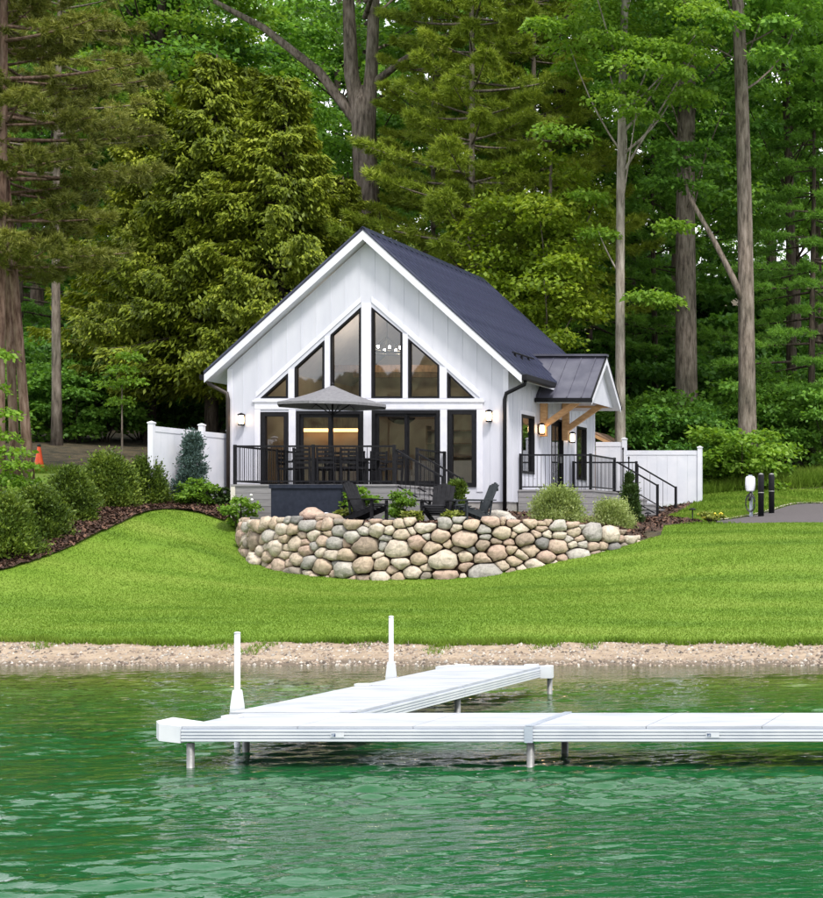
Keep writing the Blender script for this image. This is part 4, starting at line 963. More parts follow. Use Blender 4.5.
bz = tz((bx0+bx1)/2, 44.2)+.02
db = thing('deck_box', 'dark navy panelled box standing against the deck front', 'box', ((bx0+bx1)/2, 44.3, bz))
hw = (bx1-bx0)/2; hz2 = zs(484.5, 43.95)-bz
MB().box(-hw, hw, -.35, .52, 0, hz2-.10).build('body', 'box_navy', db)
for k in range(1):
    a = -hw+.03; MB().box(a+.006, a+(2*hw-.06)-.006, -.365, -.351, .05, hz2-.12).build('panel', 'box_navy', db)
MB().box(-hw-.03, hw+.03, -.40, .55, hz2-.098, hz2).build('lid', 'box_navy', db)
MB().lathe([(.10, 0), (.085, .03), (.03, .055)], 10, (hw*.56, -.40, .20)).build('light_cap', 'white_trim', db, True)
def dining_chair(loc, rz):
    t = thing('dining_chair', 'black slat-back dining chair around the deck table', 'chair', loc, rz, 'black chairs around the deck table')
    for sx_ in (-1, 1):
        MB().box(sx_*.21-.02, sx_*.21+.02, -.22, -.18, 0, .44).build('leg', 'chair_black', t)
        MB().beam((sx_*.21, .19, 0), (sx_*.21, .25, .99), .04, .04, (0, 1, 0)).build('leg', 'chair_black', t)
        MB().beam((sx_*.24, -.2, .66), (sx_*.24, .22, .66), .05, .03).build('armrest', 'chair_black', t)
    MB().box(-.25, .25, -.24, .20, .44, .49).build('seat', 'chair_black', t)
    for k in range(4): MB().beam((-.2, .215+.01*k, .60+.11*k), (.2, .215+.01*k, .60+.11*k), .02, .065).build('back_slat', 'chair_black', t)
    return t
TX, TY = -19.75, 46.75
tb = thing('dining_table', 'black rectangular dining table beneath the grey umbrella', 'table', (TX, TY, ZD))
for k in range(6): MB().box(-.95, .95, -.48+.16*k+.004, -.48+.16*(k+1)-.004, .70, .735).build('top_slat', 'chair_black', tb)
for sx_ in (-1, 1):
    for sy_ in (-1, 1): MB().box(sx_*.85-.035, sx_*.85+.035, sy_*.38-.035, sy_*.38+.035, 0, .699).build('leg', 'chair_black', tb)
c0 = dining_chair((TX-.62, TY-.72, ZD), math.pi)
FRONT, BACK = 'black slat-back dining chair with its back to the front deck railing', 'black slat-back dining chair between the deck table and the sliding doors'
c0['label'] = FRONT
for x_, y_, r_, lb in [(TX, TY-.74, math.pi+.05, FRONT), (TX+.62, TY-.70, math.pi-.04, FRONT), (TX-.62, TY+.72, 0, BACK), (TX+.02, TY+.72, 0, BACK), (TX+.64, TY+.74, .06, BACK),
                       (TX+1.35, TY, -math.pi/2, 'black slat-back dining chair at the table end by the deck steps'), (TX-1.38, TY+.05, math.pi/2, 'black slat-back dining chair at the table end away from the deck steps')]:
    c = copy_tree(c0); c.location = (x_, y_, ZD); c.rotation_euler = (0, 0, r_); c['label'] = lb
# umbrella
ux, uy = xs(332.5, 46.75), 46.75
um = thing('patio_umbrella', 'open grey patio umbrella over the deck dining table', 'umbrella', (ux, uy, ZD))
n8 = 8; apex = zs(385, uy)-ZD; rim = zs(404.5, uy)-ZD; RU = 1.43
cv, cf = [], []
def canopy_pt(r, a):
    sag = .06*math.sin(math.pi*r)-.05*(r**2)*abs(math.sin(a*4))*.0
    w = math.cos(math.pi/n8)/math.cos(((a % (2*math.pi/n8))-math.pi/n8)); return (RU*r*w*math.cos(a), RU*r*w*math.sin(a), apex+(rim-apex)*r**.92-(1-w)*0+.05*(1-w)*r-sag*.5)
nr, na = 6, 32
for i in range(nr+1):
    for k in range(na): cv.append(canopy_pt(max(.02, i/nr), 2*math.pi*k/na))
for i in range(nr):
    for k in range(na): cf.append((i*na+k, (i+1)*na+k, (i+1)*na+(k+1) % na, i*na+(k+1) % na))
for k in range(na): x_, y_, z_ = canopy_pt(1.0, 2*math.pi*k/na); cv.append((x_*1.003, y_*1.003, z_-.07))
b0 = (nr)*na; b1 = (nr+1)*na
cf += [(b0+k, b1+k, b1+(k+1) % na, b0+(k+1) % na) for k in range(na)]
MB().add(cv, cf).build('canopy', 'umbrella_cloth', um)
MB().tube([(0, 0, 0), (0, 0, apex-.02)], .024, 8).build('pole', 'black_metal', um, True)
MB().lathe([(.04, apex-.01), (.05, apex+.02), (.015, apex+.07)], 8).build('finial', 'black_metal', um, True)
for k in range(n8):
    a = 2*math.pi*k/n8; e = np.array(canopy_pt(.98, a)); m_ = np.array(canopy_pt(.5, a))
    rb = MB().tube([(0, 0, apex-.06), tuple(m_-[0, 0, .035]), tuple(e-[0, 0, .03])], .012, 4).build('rib', 'black_metal', um)
    MB().tube([(0, 0, rim-.28), tuple(m_-[0, 0, .05])], .009, 4).build('strut', 'black_metal', rb)
MB().lathe([(.26, 0.0), (.26, .06), (.05, .09), (.05, .3)], 14).build('base', 'black_metal', um, True)

# ------------------------------------------------------------------ charger, bollards, cone, garden lights
x_, y_ = xs(751, 50), 50.0; z_ = g1(x_, y_)
ev = thing('charging_pedestal', 'white car charger on a post with hanging black cable loop beside the driveway', 'charger', (x_, y_, z_))
MB().box(-.04, .04, -.02, .06, 0, 1.02).build('post', 'dock_alu', ev)
b = MB(); hs = [(.0, .09), (.03, .125), (.2, .145), (.38, .135), (.43, .10)]
vv = [(w*math.copysign(abs(math.cos(a))**.5, math.cos(a)), .08*math.copysign(abs(math.sin(a))**.5, math.sin(a))-.11, .72+h) for h, w in hs for a in np.linspace(0, 2*math.pi, 16, endpoint=False)]
b.add(vv, [(i*16+k, i*16+(k+1) % 16, (i+1)*16+(k+1) % 16, (i+1)*16+k) for i in range(4) for k in range(16)]+[tuple(range(16))[::-1], tuple(64+k for k in range(16))]).build('housing', 'white_trim', ev, True)
MB().box(-.05, .05, -.16, -.06, 1.152, 1.19).build('top_cap', 'dock_alu', ev)
a = np.linspace(0, 2*math.pi*3, 60)
MB().tube(np.c_[(.13+.012*np.sin(a*.37))*np.cos(a), -.09-.012*a/6.28, .42+.24*np.sin(a)*(1+.05*np.cos(a*.5))-.02*a/6.28], .014, 6).build('cable', 'cable', ev, True)
MB().tube([(.02, -.12, .70), (.0, -.15, .55), (-.03, -.15, .45)], .035, 8).build('plug', 'cable', ev, True)
for i, (px, Y, lb) in enumerate([(761, 49.8, 'black bollard standing right next to the white car charger'), (771.5, 51.2, 'black bollard set behind its twin, farther from the white car charger')]):
    x_ = xs(px, Y); z_ = g1(x_, Y); t = thing('bollard', lb, 'bollard', (x_, Y, z_), 0, 'bollards by the driveway'); h_ = zs(474, Y)-z_
    MB().lathe([(.085, -.1), (.085, h_-.05), (.075, h_-.02)], 14).build('post', 'black_metal', t, True); MB().lathe([(.076, h_-.019), (.06, h_+.01), (.02, h_+.025)], 14).build('cap', 'dock_leg', t, True)
    MB().lathe([(.088, h_*.55), (.088, h_*.57)], 14).build('band', 'dock_leg', t, True)
x_, y_ = xs(39, 50), 50.0; z_ = g1(x_, y_)+.02
cn = thing('traffic_cone', 'orange traffic cone on the bare ground beside the pine trunks', 'cone', (x_, y_, z_))
MB().lathe([(.15, .03), (.12, .16), (.075, .46), (.045, .66), (.035, .70)], 14).build('body', 'cone_orange', cn, True); MB().box(-.2, .2, -.2, .2, 0, .035).build('base', 'cone_orange', cn)
MB().lathe([(.05, .701), (.05, .76), (.02, .78)], 8).build('cap', 'rubber', cn, True)
def stake(px, Y, ptop, lb, kind):
    x_ = xs(px, Y); z_ = min(g1(x_, Y), tz(x_, Y)) if Y < 56 else g1(x_, Y); h_ = zs(ptop, Y)-z_
    t = thing('path_light' if kind else 'garden_pole', lb, 'light' if kind else 'pole', (x_, Y, z_))
    MB().tube([(0, 0, -.15), (0, 0, h_-.02)], .016 if kind else .022, 6).build('stem', 'black_metal', t, True)
    if kind: MB().lathe([(.10, h_-.03), (.09, h_), (.02, h_+.03)], 12).build('hood', 'black_metal', t, True)
    else: MB().lathe([(.03, h_-.02), (.035, h_+.02), (.01, h_+.05)], 8).build('tip', 'black_metal', t, True)
stake(692.5, 47.8, 509, 'low black path light at the end of the mulch below the white fence', True)
stake(648, 49.5, 513, 'low black path light before the foot of the entry steps', True)
stake(623, 54.9, 449, 'taller thin black pole standing against the fence post', False); stake(628.8, 55.0, 458, 'shorter thin black pole standing before the white fence panel', False)

# ------------------------------------------------------------------ plants: leaf builders
def unit(v): return v/(np.linalg.norm(v, axis=-1, keepdims=True)+1e-9)
def leaves(Cn, D, Nn, ln, wd, fold=.18):
    """one folded quad for each leaf: base, two shoulders, tip"""
    D = unit(D); W = unit(np.cross(D, Nn)); U = np.cross(W, D); ln = np.asarray(ln)[:, None]; wd = np.asarray(wd)[:, None]
    V = np.stack([Cn, Cn+D*ln*.45+W*wd-U*fold*wd, Cn+D*ln, Cn+D*ln*.45-W*wd-U*fold*wd], 1)
    return V.reshape(-1, 3), np.arange(len(Cn)*4).reshape(-1, 4)
def join(parts):
    Vs, Fs, n = [], [], 0
    for V, Fq in parts: Vs.append(V); Fs.append(Fq+n); n += len(V)
    return np.vstack(Vs), np.vstack(Fs)
def clump_leaves(r, cent, rad, n_per, leaf, flat=.42, droop=.22, up=1.3, wr=.36):
    """broadleaf foliage: flattened, slightly drooping layers of leaves round each centre"""
    k = len(cent); ci = np.repeat(np.arange(k), n_per); n = len(ci)
    a = r.uniform(0, 6.28, n); q = np.sqrt(r.uniform(0, 1, n))*r.uniform(.7, 1.15, n); R = rad[ci]
    x, y = q*np.cos(a)*R, q*np.sin(a)*R; z = r.normal(0, .30, n)*R*flat-droop*q*q*R
    Cn = cent[ci]+np.stack([x, y, z], -1)
    D = np.stack([np.cos(a), np.sin(a), 0*a], -1)*.8+r.normal(0, .55, (n, 3)); D[:, 2] -= .35
    Nn = r.normal(0, .6, (n, 3)); Nn[:, 2] += up
    s = leaf*r.uniform(.65, 1.35, n); return leaves(Cn, D, Nn, s, s*wr)
def broad_crown(r, rx, rz_, z0, ncl, n_per, leaf, crad=(.7, 1.4), ctop=.8, flat=.42, open_=0.0):
    """cluster centres in a lobed, uneven crown from z0 to z0+2*rz_"""
    u = unit(r.normal(0, 1, (ncl*3, 3))); ph = r.uniform(0, 6.28, 5)
    lob = 1+.22*np.sin(3*np.arctan2(u[:, 1], u[:, 0])+ph[0])+.18*np.sin(5*np.arctan2(u[:, 1], u[:, 0])+4*u[:, 2]+ph[1])+.14*np.sin(7*u[:, 2]+ph[2])
    rad = r.uniform(0.15, 1, len(u))**.45*lob
    c = u*rad[:, None]*np.array([rx, rx, rz_]); c[:, :2] *= (1-.25*(c[:, 2:3]/rz_)*ctop)
    c = c[:ncl]; c[:, 2] += z0+rz_; R = r.uniform(*crad, len(c))
    return c, R, clump_leaves(r, c, R, n_per, leaf, flat)
def limbs(mb, r, trunk, cent, k, r0=.09):
    """branches from the trunk line up and out to some of the leaf clusters"""
    P = np.asarray(trunk); order = r.permutation(len(cent))[:k]
    for i in order:
        c = cent[i]; z = max(P[0, 2]+.35*(P[-1, 2]-P[0, 2]), c[2]-r.uniform(1.2, 4)); z = min(z, P[-1, 2]-.1)
        s = np.array([np.interp(z, P[:, 2], P[:, 0]), np.interp(z, P[:, 2], P[:, 1]), z]); m_ = (s+c)/2+np.array([0, 0, -.25])+r.normal(0, .2, 3)
        tt = np.linspace(0, 1, 6)[:, None]; cur = s*(1-tt)**2+2*m_*tt*(1-tt)+c*tt**2
        mb.tube(cur, np.linspace(r0*r.uniform(.6, 1.1), .015, 6), 5, False)
def trunk_line(r, h, bend=.25, lean=(0, 0), k=10):
    t = np.linspace(0, 1, k); ph = r.uniform(0, 6.28, 2)
    return np.c_[bend*np.sin(t*4+ph[0])*t+lean[0]*t, bend*np.sin(t*3.3+ph[1])*t+lean[1]*t, t*h-.3*(t == 0)]
def trunk_mesh(r, line, r0, r1, mat, cent=None, k=0, lr=.09, n=10):
    b = MB(); m_ = len(line); t = np.linspace(0, 1, m_); rad = r0+(r1-r0)*t**.85; rad[0] *= 1.35
    if m_ > 2: rad[1] *= 1.06
    b.tube(line, rad, n)
    if cent is not None and k: limbs(b, r, line, cent, k, lr)
    return b.mesh('trunk', mat, True)
def put_tree(name, label, x, y, tm, cm, group=None, rz=0, sc=1.0, cat='tree'):
    t = thing(name, label, cat, (x, y, g1(x, y)-.05), rz, group); t.scale = (sc, sc, sc)
    link('trunk', tm, t); link('crown', cm, t); return t
def needle_tufts(r, Cn, Dn, per, ln, wd, spread=.75):
    k = len(Cn); ci = np.repeat(np.arange(k), per); n = len(ci)
    D = unit(Dn[ci]+r.normal(0, spread, (n, 3))); Nn = r.normal(0, 1, (n, 3)); W = unit(np.cross(D, Nn)); l_ = ln*r.uniform(.6, 1.2, n)[:, None]
    B = Cn[ci]+r.normal(0, .03, (n, 3)); V = np.stack([B-W*wd, B+W*wd, B+D*l_], 1); return V.reshape(-1, 3), np.arange(n*3).reshape(-1, 3)
def pine(r, h, z0, length, whorls, per_whorl, tufts_, per, ln, wd, upturn=.25, droop=0.0, shape=.8, sub=5, twig='bark_grey'):
    """whorled conifer: branches with side twigs carrying needle tufts"""
    line = trunk_line(r, h, .12); Cn, Dn = [], []; bb = []
    for w in range(whorls):
        f = w/(whorls-1); z = z0+(h-z0)*f; L0 = length*(1-f)**shape*r.uniform(.75, 1.15)+.35
        for k in range(per_whorl):
            a = 2*math.pi*(k+r.uniform(-.25, .25))/per_whorl+w*1.1; Lb = L0*r.uniform(.6, 1.15); d = np.array([math.cos(a), math.sin(a), 0])
            zz = z+r.uniform(-.25, .25); s = np.array([np.interp(zz, line[:, 2], line[:, 0]), np.interp(zz, line[:, 2], line[:, 1]), zz])
            t = np.linspace(0, 1, 6); cur = s+d*Lb*t[:, None]; cur[:, 2] += Lb*(upturn*t*t*.8-droop*t+.06*t)
            bb.append((cur, np.linspace(.012+.014*Lb, .008, 6)))
            m_ = int(tufts_*(.4+Lb/length)); tt = r.uniform(.22, 1, m_)**.75
            base = np.stack([np.interp(tt, t, cur[:, i]) for i in range(3)], -1); side = np.array([-d[1], d[0], 0]); sd_ = r.choice([-1, 1], m_)*r.uniform(.02, .36, m_)*Lb*(1.15-tt)
            out_ = base+side*sd_[:, None]+d*(np.abs(sd_)*.55)[:, None]; out_[:, 2] += r.normal(.05, .07, m_)+np.abs(sd_)*(upturn*.35-droop*.4)
            Cn.append(out_); dd = d*.7+side*np.sign(sd_)[:, None]*.45+np.array([0, 0, .38-droop]); Dn.append(dd)
    Cn, Dn = np.vstack(Cn), np.vstack(Dn)
    return line, bb, needle_tufts(r, Cn, Dn, per, ln, wd)
def pine_trunk(r, line, r0, r1, bb, mat):
    b = MB(); rad = np.linspace(r0, r1, len(line)); rad[0] *= 1.25; b.tube(line, rad, 10)
    for cur, rr in bb: b.tube(cur, rr, 4, False)
    return b.mesh('trunk', mat, True)

# ------------------------------------------------------------------ the woods
R = np.random.default_rng
# cedars: drooping boughs of hanging sprays with dark gaps between them
def cedar(seed, h, z0, rad, nb, per):
    r = R(seed); ph = r.uniform(0, 6.28, 4); f = (np.arange(nb)+r.uniform(0, 1, nb))/nb; f = f**1.05; a = (np.arange(nb)*2.399+r.uniform(-.5, .5, nb)) % 6.28
    L0 = rad*np.clip(1.03-f, 0, 1)**.72*(.7+.3*np.minimum(1, f/.1))*r.uniform(.72, 1.12, nb)*(1+.12*np.sin(3*a+ph[0]))+.15
    line = trunk_line(r, h, .15); b = MB(); b.tube(line, np.linspace(.24, .03, len(line)), 8)
    Cs, Ds, Ns, Ss = [], [], [], []
    for i in range(nb):
        d = np.array([math.cos(a[i]), math.sin(a[i]), 0]); sd_ = np.array([-d[1], d[0], 0]); z = z0+(h-z0)*f[i]; Lb = L0[i]; dr_ = r.uniform(.12, .34)
        t = np.linspace(0, 1, 5); cur = d*Lb*t[:, None]; cur[:, 2] = z+Lb*(.18*t-dr_*1.9*t*t+.28*t**4); b.tube(cur, np.linspace(.02+.012*Lb, .008, 5), 4, False)
        m_ = int(per*(.35+.65*Lb/rad)); tt = r.uniform(.12, 1.04, m_)**.62; w = .30*Lb*(1.12-tt)*np.minimum(1, tt*2.2)+.10
        p = d*Lb*tt[:, None]+sd_*(r.normal(0, .6, m_)*w)[:, None]; p[:, 2] = z+Lb*(.18*tt-dr_*1.9*tt*tt+.28*tt**4)-np.abs(r.normal(0, .20, m_))*(.6+.5*Lb/rad)+.06
        Cs.append(p); dd = d*.7+r.normal(0, .42, (m_, 3)); dd[:, 2] -= .75; Ds.append(dd); nn = d*.7+r.normal(0, .45, (m_, 3)); nn[:, 2] += .8; Ns.append(nn); Ss.append(r.uniform(.10, .27, m_))
    Cn, D, Nn, S_ = np.vstack(Cs), np.vstack(Ds), np.vstack(Ns), np.concatenate(Ss)
    V, Fq = leaves(Cn, D, Nn, S_, S_*.20, .1)
    return b.mesh('trunk', 'bark_dark', True), npmesh('crown', V, Fq, 'cedar_leaf')
cd = [cedar(101, 14, 2.6, 3.9, 150, 1000), cedar(102, 13, 2.0, 3.6, 135, 1000)]
for px, Y, k, rz, sc, lb in [(150, 61, 0, .3, .88, 'dense olive-green cedar nearest the bare slender pine'), (212, 60.5, 1, 1.7, 1.06, 'tall pointed olive-green cedar behind the white fence'), (283, 60, 0, 5.0, .95, 'broad olive-green cedar rising straight behind the house roof'),
                             (343, 62, 1, 2.9, .78, 'shorter olive-green cedar below the big forked tree'), (250, 66, 0, 4.2, 1.0, 'shaded olive cedar set back behind the nearer cedars')]:
    put_tree('cedar_tree', lb, xs(px, Y), Y, *cd[k], group='cedars behind the house', rz=rz, sc=sc)

# white pine with plumes, behind the ridge
r = R(110); line, bb, nd = pine(r, 24, 5.5, 4.6, 17, 6, 66, 34, .26, .016, .2, .05, .5)
wpt, wpc = pine_trunk(r, line, .17, .05, bb, 'bark_grey'), npmesh('crown', *nd, 'pine_needle')
for px, Y, rz, sc, lb in [(470, 62.5, .4, .95, 'yellow-green white pine with a slim grey trunk behind the roof ridge'), (432, 65, 2.0, .74, 'shorter soft-plumed white pine beside the big forked trunk'), (535, 68.5, 3.3, .97, 'white pine standing behind the slim-trunked white pine')]:
    put_tree('white_pine', lb, xs(px, Y), Y, wpt, wpc, 'white pines behind the house', rz, sc)

# red pines at the left edge: three bare stems, crowns high
r = R(120); line, bb, nd = pine(r, 19, 6.2, 3.5, 12, 5, 30, 62, .19, .014, .12, .08, .3)
rpt, rpc = pine_trunk(r, line, .125, .075, bb, 'bark_red'), npmesh('crown', *nd, 'red_pine_needle')
for px, Y, rz, sc, tilt, lb in [(0, 45.6, .2, 1.0, 0, 'straight reddish pine trunk of the three, behind the leafy sapling'), (16, 46.9, 1.6, .93, -2.0, 'middle leaning trunk of the three reddish pines'), (30, 46.4, 3.3, .97, -4.0, 'reddish pine trunk leaning most of the three, beside the traffic cone')]:
    t = put_tree('red_pine', lb, xs(px, Y), Y, rpt, rpc, 'three red pines by the cone', rz, sc)
    t.rotation_euler = (0, math.radians(tilt), 0)
    for c_ in t.children: c_.rotation_euler = (0, 0, rz)
r = R(121); line, bb, nd = pine(r, 17, 9.0, 3.0, 10, 5, 28, 26, .20, .012, .1, .10, .4)
t2, c2 = pine_trunk(r, line, .15, .06, bb, 'bark_grey'), npmesh('crown', *nd, 'red_pine_needle')
put_tree('red_pine', 'slender straight pine alone in the dark gap beside the cedars', xs(57, 57), 57, t2, c2, None, .5, 1.0)

# broadleaf kinds (trunk, crown) shared by several trees
def broad(seed, h, r0, z0, rx, rz_, ncl, n_per, leaf, lm_, bk, crad=(.7, 1.4), k=16, lean=(0, 0), bend=.3, flat=.42, lr=.09):
    r = R(seed); line = trunk_line(r, h, bend, lean, 12); c, R_, (V, Fq) = broad_crown(r, rx, rz_, z0, ncl, n_per, leaf, crad, flat=flat)
    fx = np.interp(c[:, 2], line[:, 2], line[:, 0])[:, None]; tip = np.array([np.interp(z0+rz_, line[:, 2], line[:, 0]), np.interp(z0+rz_, line[:, 2], line[:, 1]), 0])
    return trunk_mesh(r, line, r0, r0*.28, bk, c+tip, k, lr), npmesh('crown', V+tip, Fq, lm_)
dk = [broad(130+i, 25, .36, 4+2*i, 5.2, 9.5-i*.6, 105, 230, .25, 'leaf_dark', 'bark_dark', (.7, 1.5)) for i in range(3)]
md = [broad(140+i, 23, .30, 6+i, 4.6, 8, 100, 240, .22, 'leaf_mid', 'bark_dark', (.65, 1.35)) for i in range(2)]
# far rows
rr_ = random.Random(5); used = 0
rows = [(116, 11, .52, 'far'), (100, 6, 1.1, 'far'), (88, 6, 1.0, 'far'), (77, 6, 1.0, 'mid')]
for Y, n, sc, tg in rows:
    for i in range(n):
        px = -60+940*(i+.5+rr_.uniform(-.3, .3))/n; yy = Y+rr_.uniform(-3.5, 3.5); kind = rr_.random()
        if kind < .62:
            put_tree('broadleaf_tree', 'dark green broadleaf tree deep in the woods behind the house', xs(px, yy), yy, *dk[rr_.randrange(3)], group='dark trees deep in the woods', rz=rr_.uniform(0, 6.28), sc=sc*rr_.uniform(.85, 1.1))
        else:
            put_tree('broadleaf_tree', 'mid-green broadleaf tree deep in the woods behind the house', xs(px, yy), yy, *md[rr_.randrange(2)], group='mid-green trees deep in the woods', rz=rr_.uniform(0, 6.28), sc=sc*rr_.uniform(.9, 1.15))
# big forked tree behind the gable peak
r = R(150); bt = MB(); bt.tube([(0, 0, -.3), (.05, 0, 4), (.02, .1, 9), (-.1, 0, 12.2), (-.12, 0, 13.0), (-.12, 0, 13.6)], [.66, .52, .46, .42, .34, .05], 12)
fork = [[(-.1, 0, 11.0), (-.28, 0, 12.6), (-.55, 0, 14), (-.75, .2, 17), (-.6, .2, 22)], [(0, 0, 11.0), (.1, 0, 12.7), (.25, -.1, 14.2), (.35, 0, 18), (.6, 0, 23)], [(-.2, 0, 12.0), (-1.6, -.4, 14.0), (-3.6, -.6, 15.6), (-6.8, -.8, 17.3)], [(.2, 0, 13.6), (1.6, -.5, 14.4), (3.2, -.8, 15.2), (4.2, -1, 15.6)]]
for q, ra in zip(fork, ([.36, .31, .28, .22, .12], [.34, .29, .24, .2, .1], [.2, .17, .13, .06], [.15, .12, .09, .04])): bt.tube(q, ra, 8, False)
c, R_, cr_ = broad_crown(r, 6.5, 5.5, 14.2, 110, 230, .26, (.9, 1.7))
k_ = ~((np.abs(c[:, 0]) < 2.2) & (c[:, 1] < 1.0) & (c[:, 2] < 19)); c, R_ = c[k_], R_[k_]; cr_ = clump_leaves(r, c, R_, 300, .21)
limbs(bt, r, np.array([(-.1, 0, 8), (0, 0, 23)]), c, 14, .10)
put_tree('forked_tree', 'massive grey tree forking high above the gable peak', xs(366, 66), 66, bt.mesh('trunk', 'bark_grey', True), npmesh('crown', *cr_, 'leaf_mid'))
t_, c_ = broad(151, 23, .28, 11, 4.2, 6, 95, 260, .20, 'leaf_bright', 'bark_dark', (.8, 1.5))
put_tree('broadleaf_tree', 'bright green tree showing above the cedars', xs(165, 71), 71, t_, c_)
# right-hand trees
def slim(seed, h, r0, r1, lean, z0, rx, rz_, ncl, n_per, leaf, lm_, bk, bend=.25, shift=(0, 0), extra=None, crad=(.6, 1.25), flat=.3, k=16, lr=.05):
    r = R(seed); line = trunk_line(r, h, bend, lean, 14); c, R_, _ = broad_crown(r, rx, rz_, z0, ncl, 1, leaf, crad); c[:, :2] += shift
    if extra is not None: c = np.vstack([c, extra]); R_ = np.r_[R_, np.full(len(extra), .75)]
    return trunk_mesh(r, line, r0, r1, bk, c, k, lr), npmesh('crown', *clump_leaves(r, c, R_, n_per, leaf, flat), lm_)
t_, c_ = slim(160, 23, .19, .10, (0.2, 0), 11.4, 2.9, 5.5, 62, 330, .16, 'leaf_bright', 'bark_pale', .15, (.5, -.5), np.array([(1.1, -.6, 7.2), (1.7, -.7, 7.0), (-.6, -.5, 9.3), (1.9, -.3, 9.6), (-1.0, -.4, 10.6)]))
put_tree('maple_tree', 'slim pale-trunked maple with layered bright leaves beside the entry roof', xs(620, 59.5), 59.5, t_, c_)
t_, c_ = slim(161, 22, .46, .26, (.1, .3), 12.0, 3.6, 5, 60, 300, .21, 'leaf_dark', 'bark_grey', .2, (0, .5))
put_tree('oak_tree', 'thick grey trunk standing behind the white fence by the steps', xs(686, 66), 66, t_, c_)
t_, c_ = slim(162, 24, .33, .17, (-.45, 0), 14.5, 3.8, 5.5, 60, 300, .20, 'leaf_mid', 'bark_grey', .18, (.6, 1.2))
oak = put_tree('oak_tree', 'tall straight grey trunk with one long bare limb, behind the bright bush by the charger', xs(748, 60.5), 60.5, t_, c_)
r = R(163); lb_ = MB().tube([(-.08, -.05, 6.3), (-.5, -.2, 7.3), (-1.15, -.3, 8.6), (-1.95, -.3, 10.0), (-2.3, -.2, 11.2)], [.13, .11, .09, .07, .03], 8).build('limb', 'bark_grey', oak, True)
cc = np.array([(-2.3, -.2, 11.3), (-1.9, .2, 10.6), (-2.9, 0, 10.7), (-2.6, -.5, 11.8), (-1.6, .1, 11.9)])
link('limb_leaves', npmesh('limb_leaves', *clump_leaves(r, cc, np.full(5, .85), 300, .18, .3), 'leaf_mid'), lb_)
t_, c_ = slim(164, 21, .24, .12, (-.3, 0), 10.5, 3.4, 5.5, 64, 320, .19, 'leaf_mid', 'bark_dark', .2, (.5, -.4))
put_tree('broadleaf_tree', 'dark slim trunk standing apart from the driveway bollards under loose green leaves', xs(792, 69), 69, t_, c_)
t_, c_ = slim(165, 20, .36, .22, (.3, 0), 13, 3.2, 4, 40, 230, .24, 'leaf_dark', 'bark_dark', .2, (.3, 1))
put_tree('broadleaf_tree', 'dark thick trunk between the white pine and the pale-trunked maple', xs(556, 73), 73, t_, c_)
# yellow-green beech behind the roof slope
t_, c_ = slim(166, 12, .12, .05, (.3, 0), 4.2, 2.3, 3.7, 60, 330, .17, 'leaf_yellow', 'bark_grey', .15, (.1, -.2), flat=.5)
put_tree('beech_tree', 'yellow-green young beech behind the sloping dark roof', xs(540, 61), 61, t_, c_)
# hemlock-like drooping tree at the right edge
r = R(170); line, bb, nd = pine(r, 15, 1.2, 4.0, 16, 6, 55, 30, .17, .014, .0, .16, .7)
hk = pine_trunk(r, line, .16, .04, bb, 'bark_dark'), npmesh('crown', *nd, 'leaf_mid')
for px, Y, rz, sc, lb in [(812, 66, .3, 1.0, 'drooping green hemlock at the lawn edge beyond the driveway'), (590, 71, 1.3, 1.05, 'shaded hemlock behind the yellow-green beech'), (655, 74, 2.6, 1.0, 'shaded hemlock behind the thick grey trunk'), (20, 70, 4.0, 1.0, 'shaded hemlock behind the three red pines')]:
    put_tree('hemlock_tree', lb, xs(px, Y), Y, *hk, group='hemlocks in the woods', rz=rz, sc=sc)
# understory bushes
def bush(seed, rx, h, ncl, n_per, leaf, mt, flat=.5, crad=(.3, .6), bk='bark_dark'):
    r = R(seed); c, R_, lv = broad_crown(r, rx, h/2, .1, ncl, n_per, leaf, crad, .3, flat); b = MB()
    for i in r.permutation(len(c))[:min(9, len(c))]:
        t = np.linspace(0, 1, 4)[:, None]; b.tube(np.array([0, 0, -.1])*(1-t)+c[i]*t+np.array([0, 0, .1])*t*(1-t), np.linspace(.03, .008, 4), 4, False)
    return b.mesh('stems', bk), npmesh('foliage', *lv, mt)
def put_bush(name, label, x, y, sm_, fm, group=None, rz=0, sc=(1, 1, 1), z=None, cat='bush'):
    t = thing(name, label, cat, (x, y, (g1(x, y) if z is None else z)-.02), rz, group); t.scale = sc; link('stems', sm_, t); link('foliage', fm, t); return t
ub = [bush(180+i, 1.7, 2.8, 34, 170, .17, ('leaf_dark', 'leaf_mid', 'leaf_mid')[i], crad=(.4, .8)) for i in range(3)]
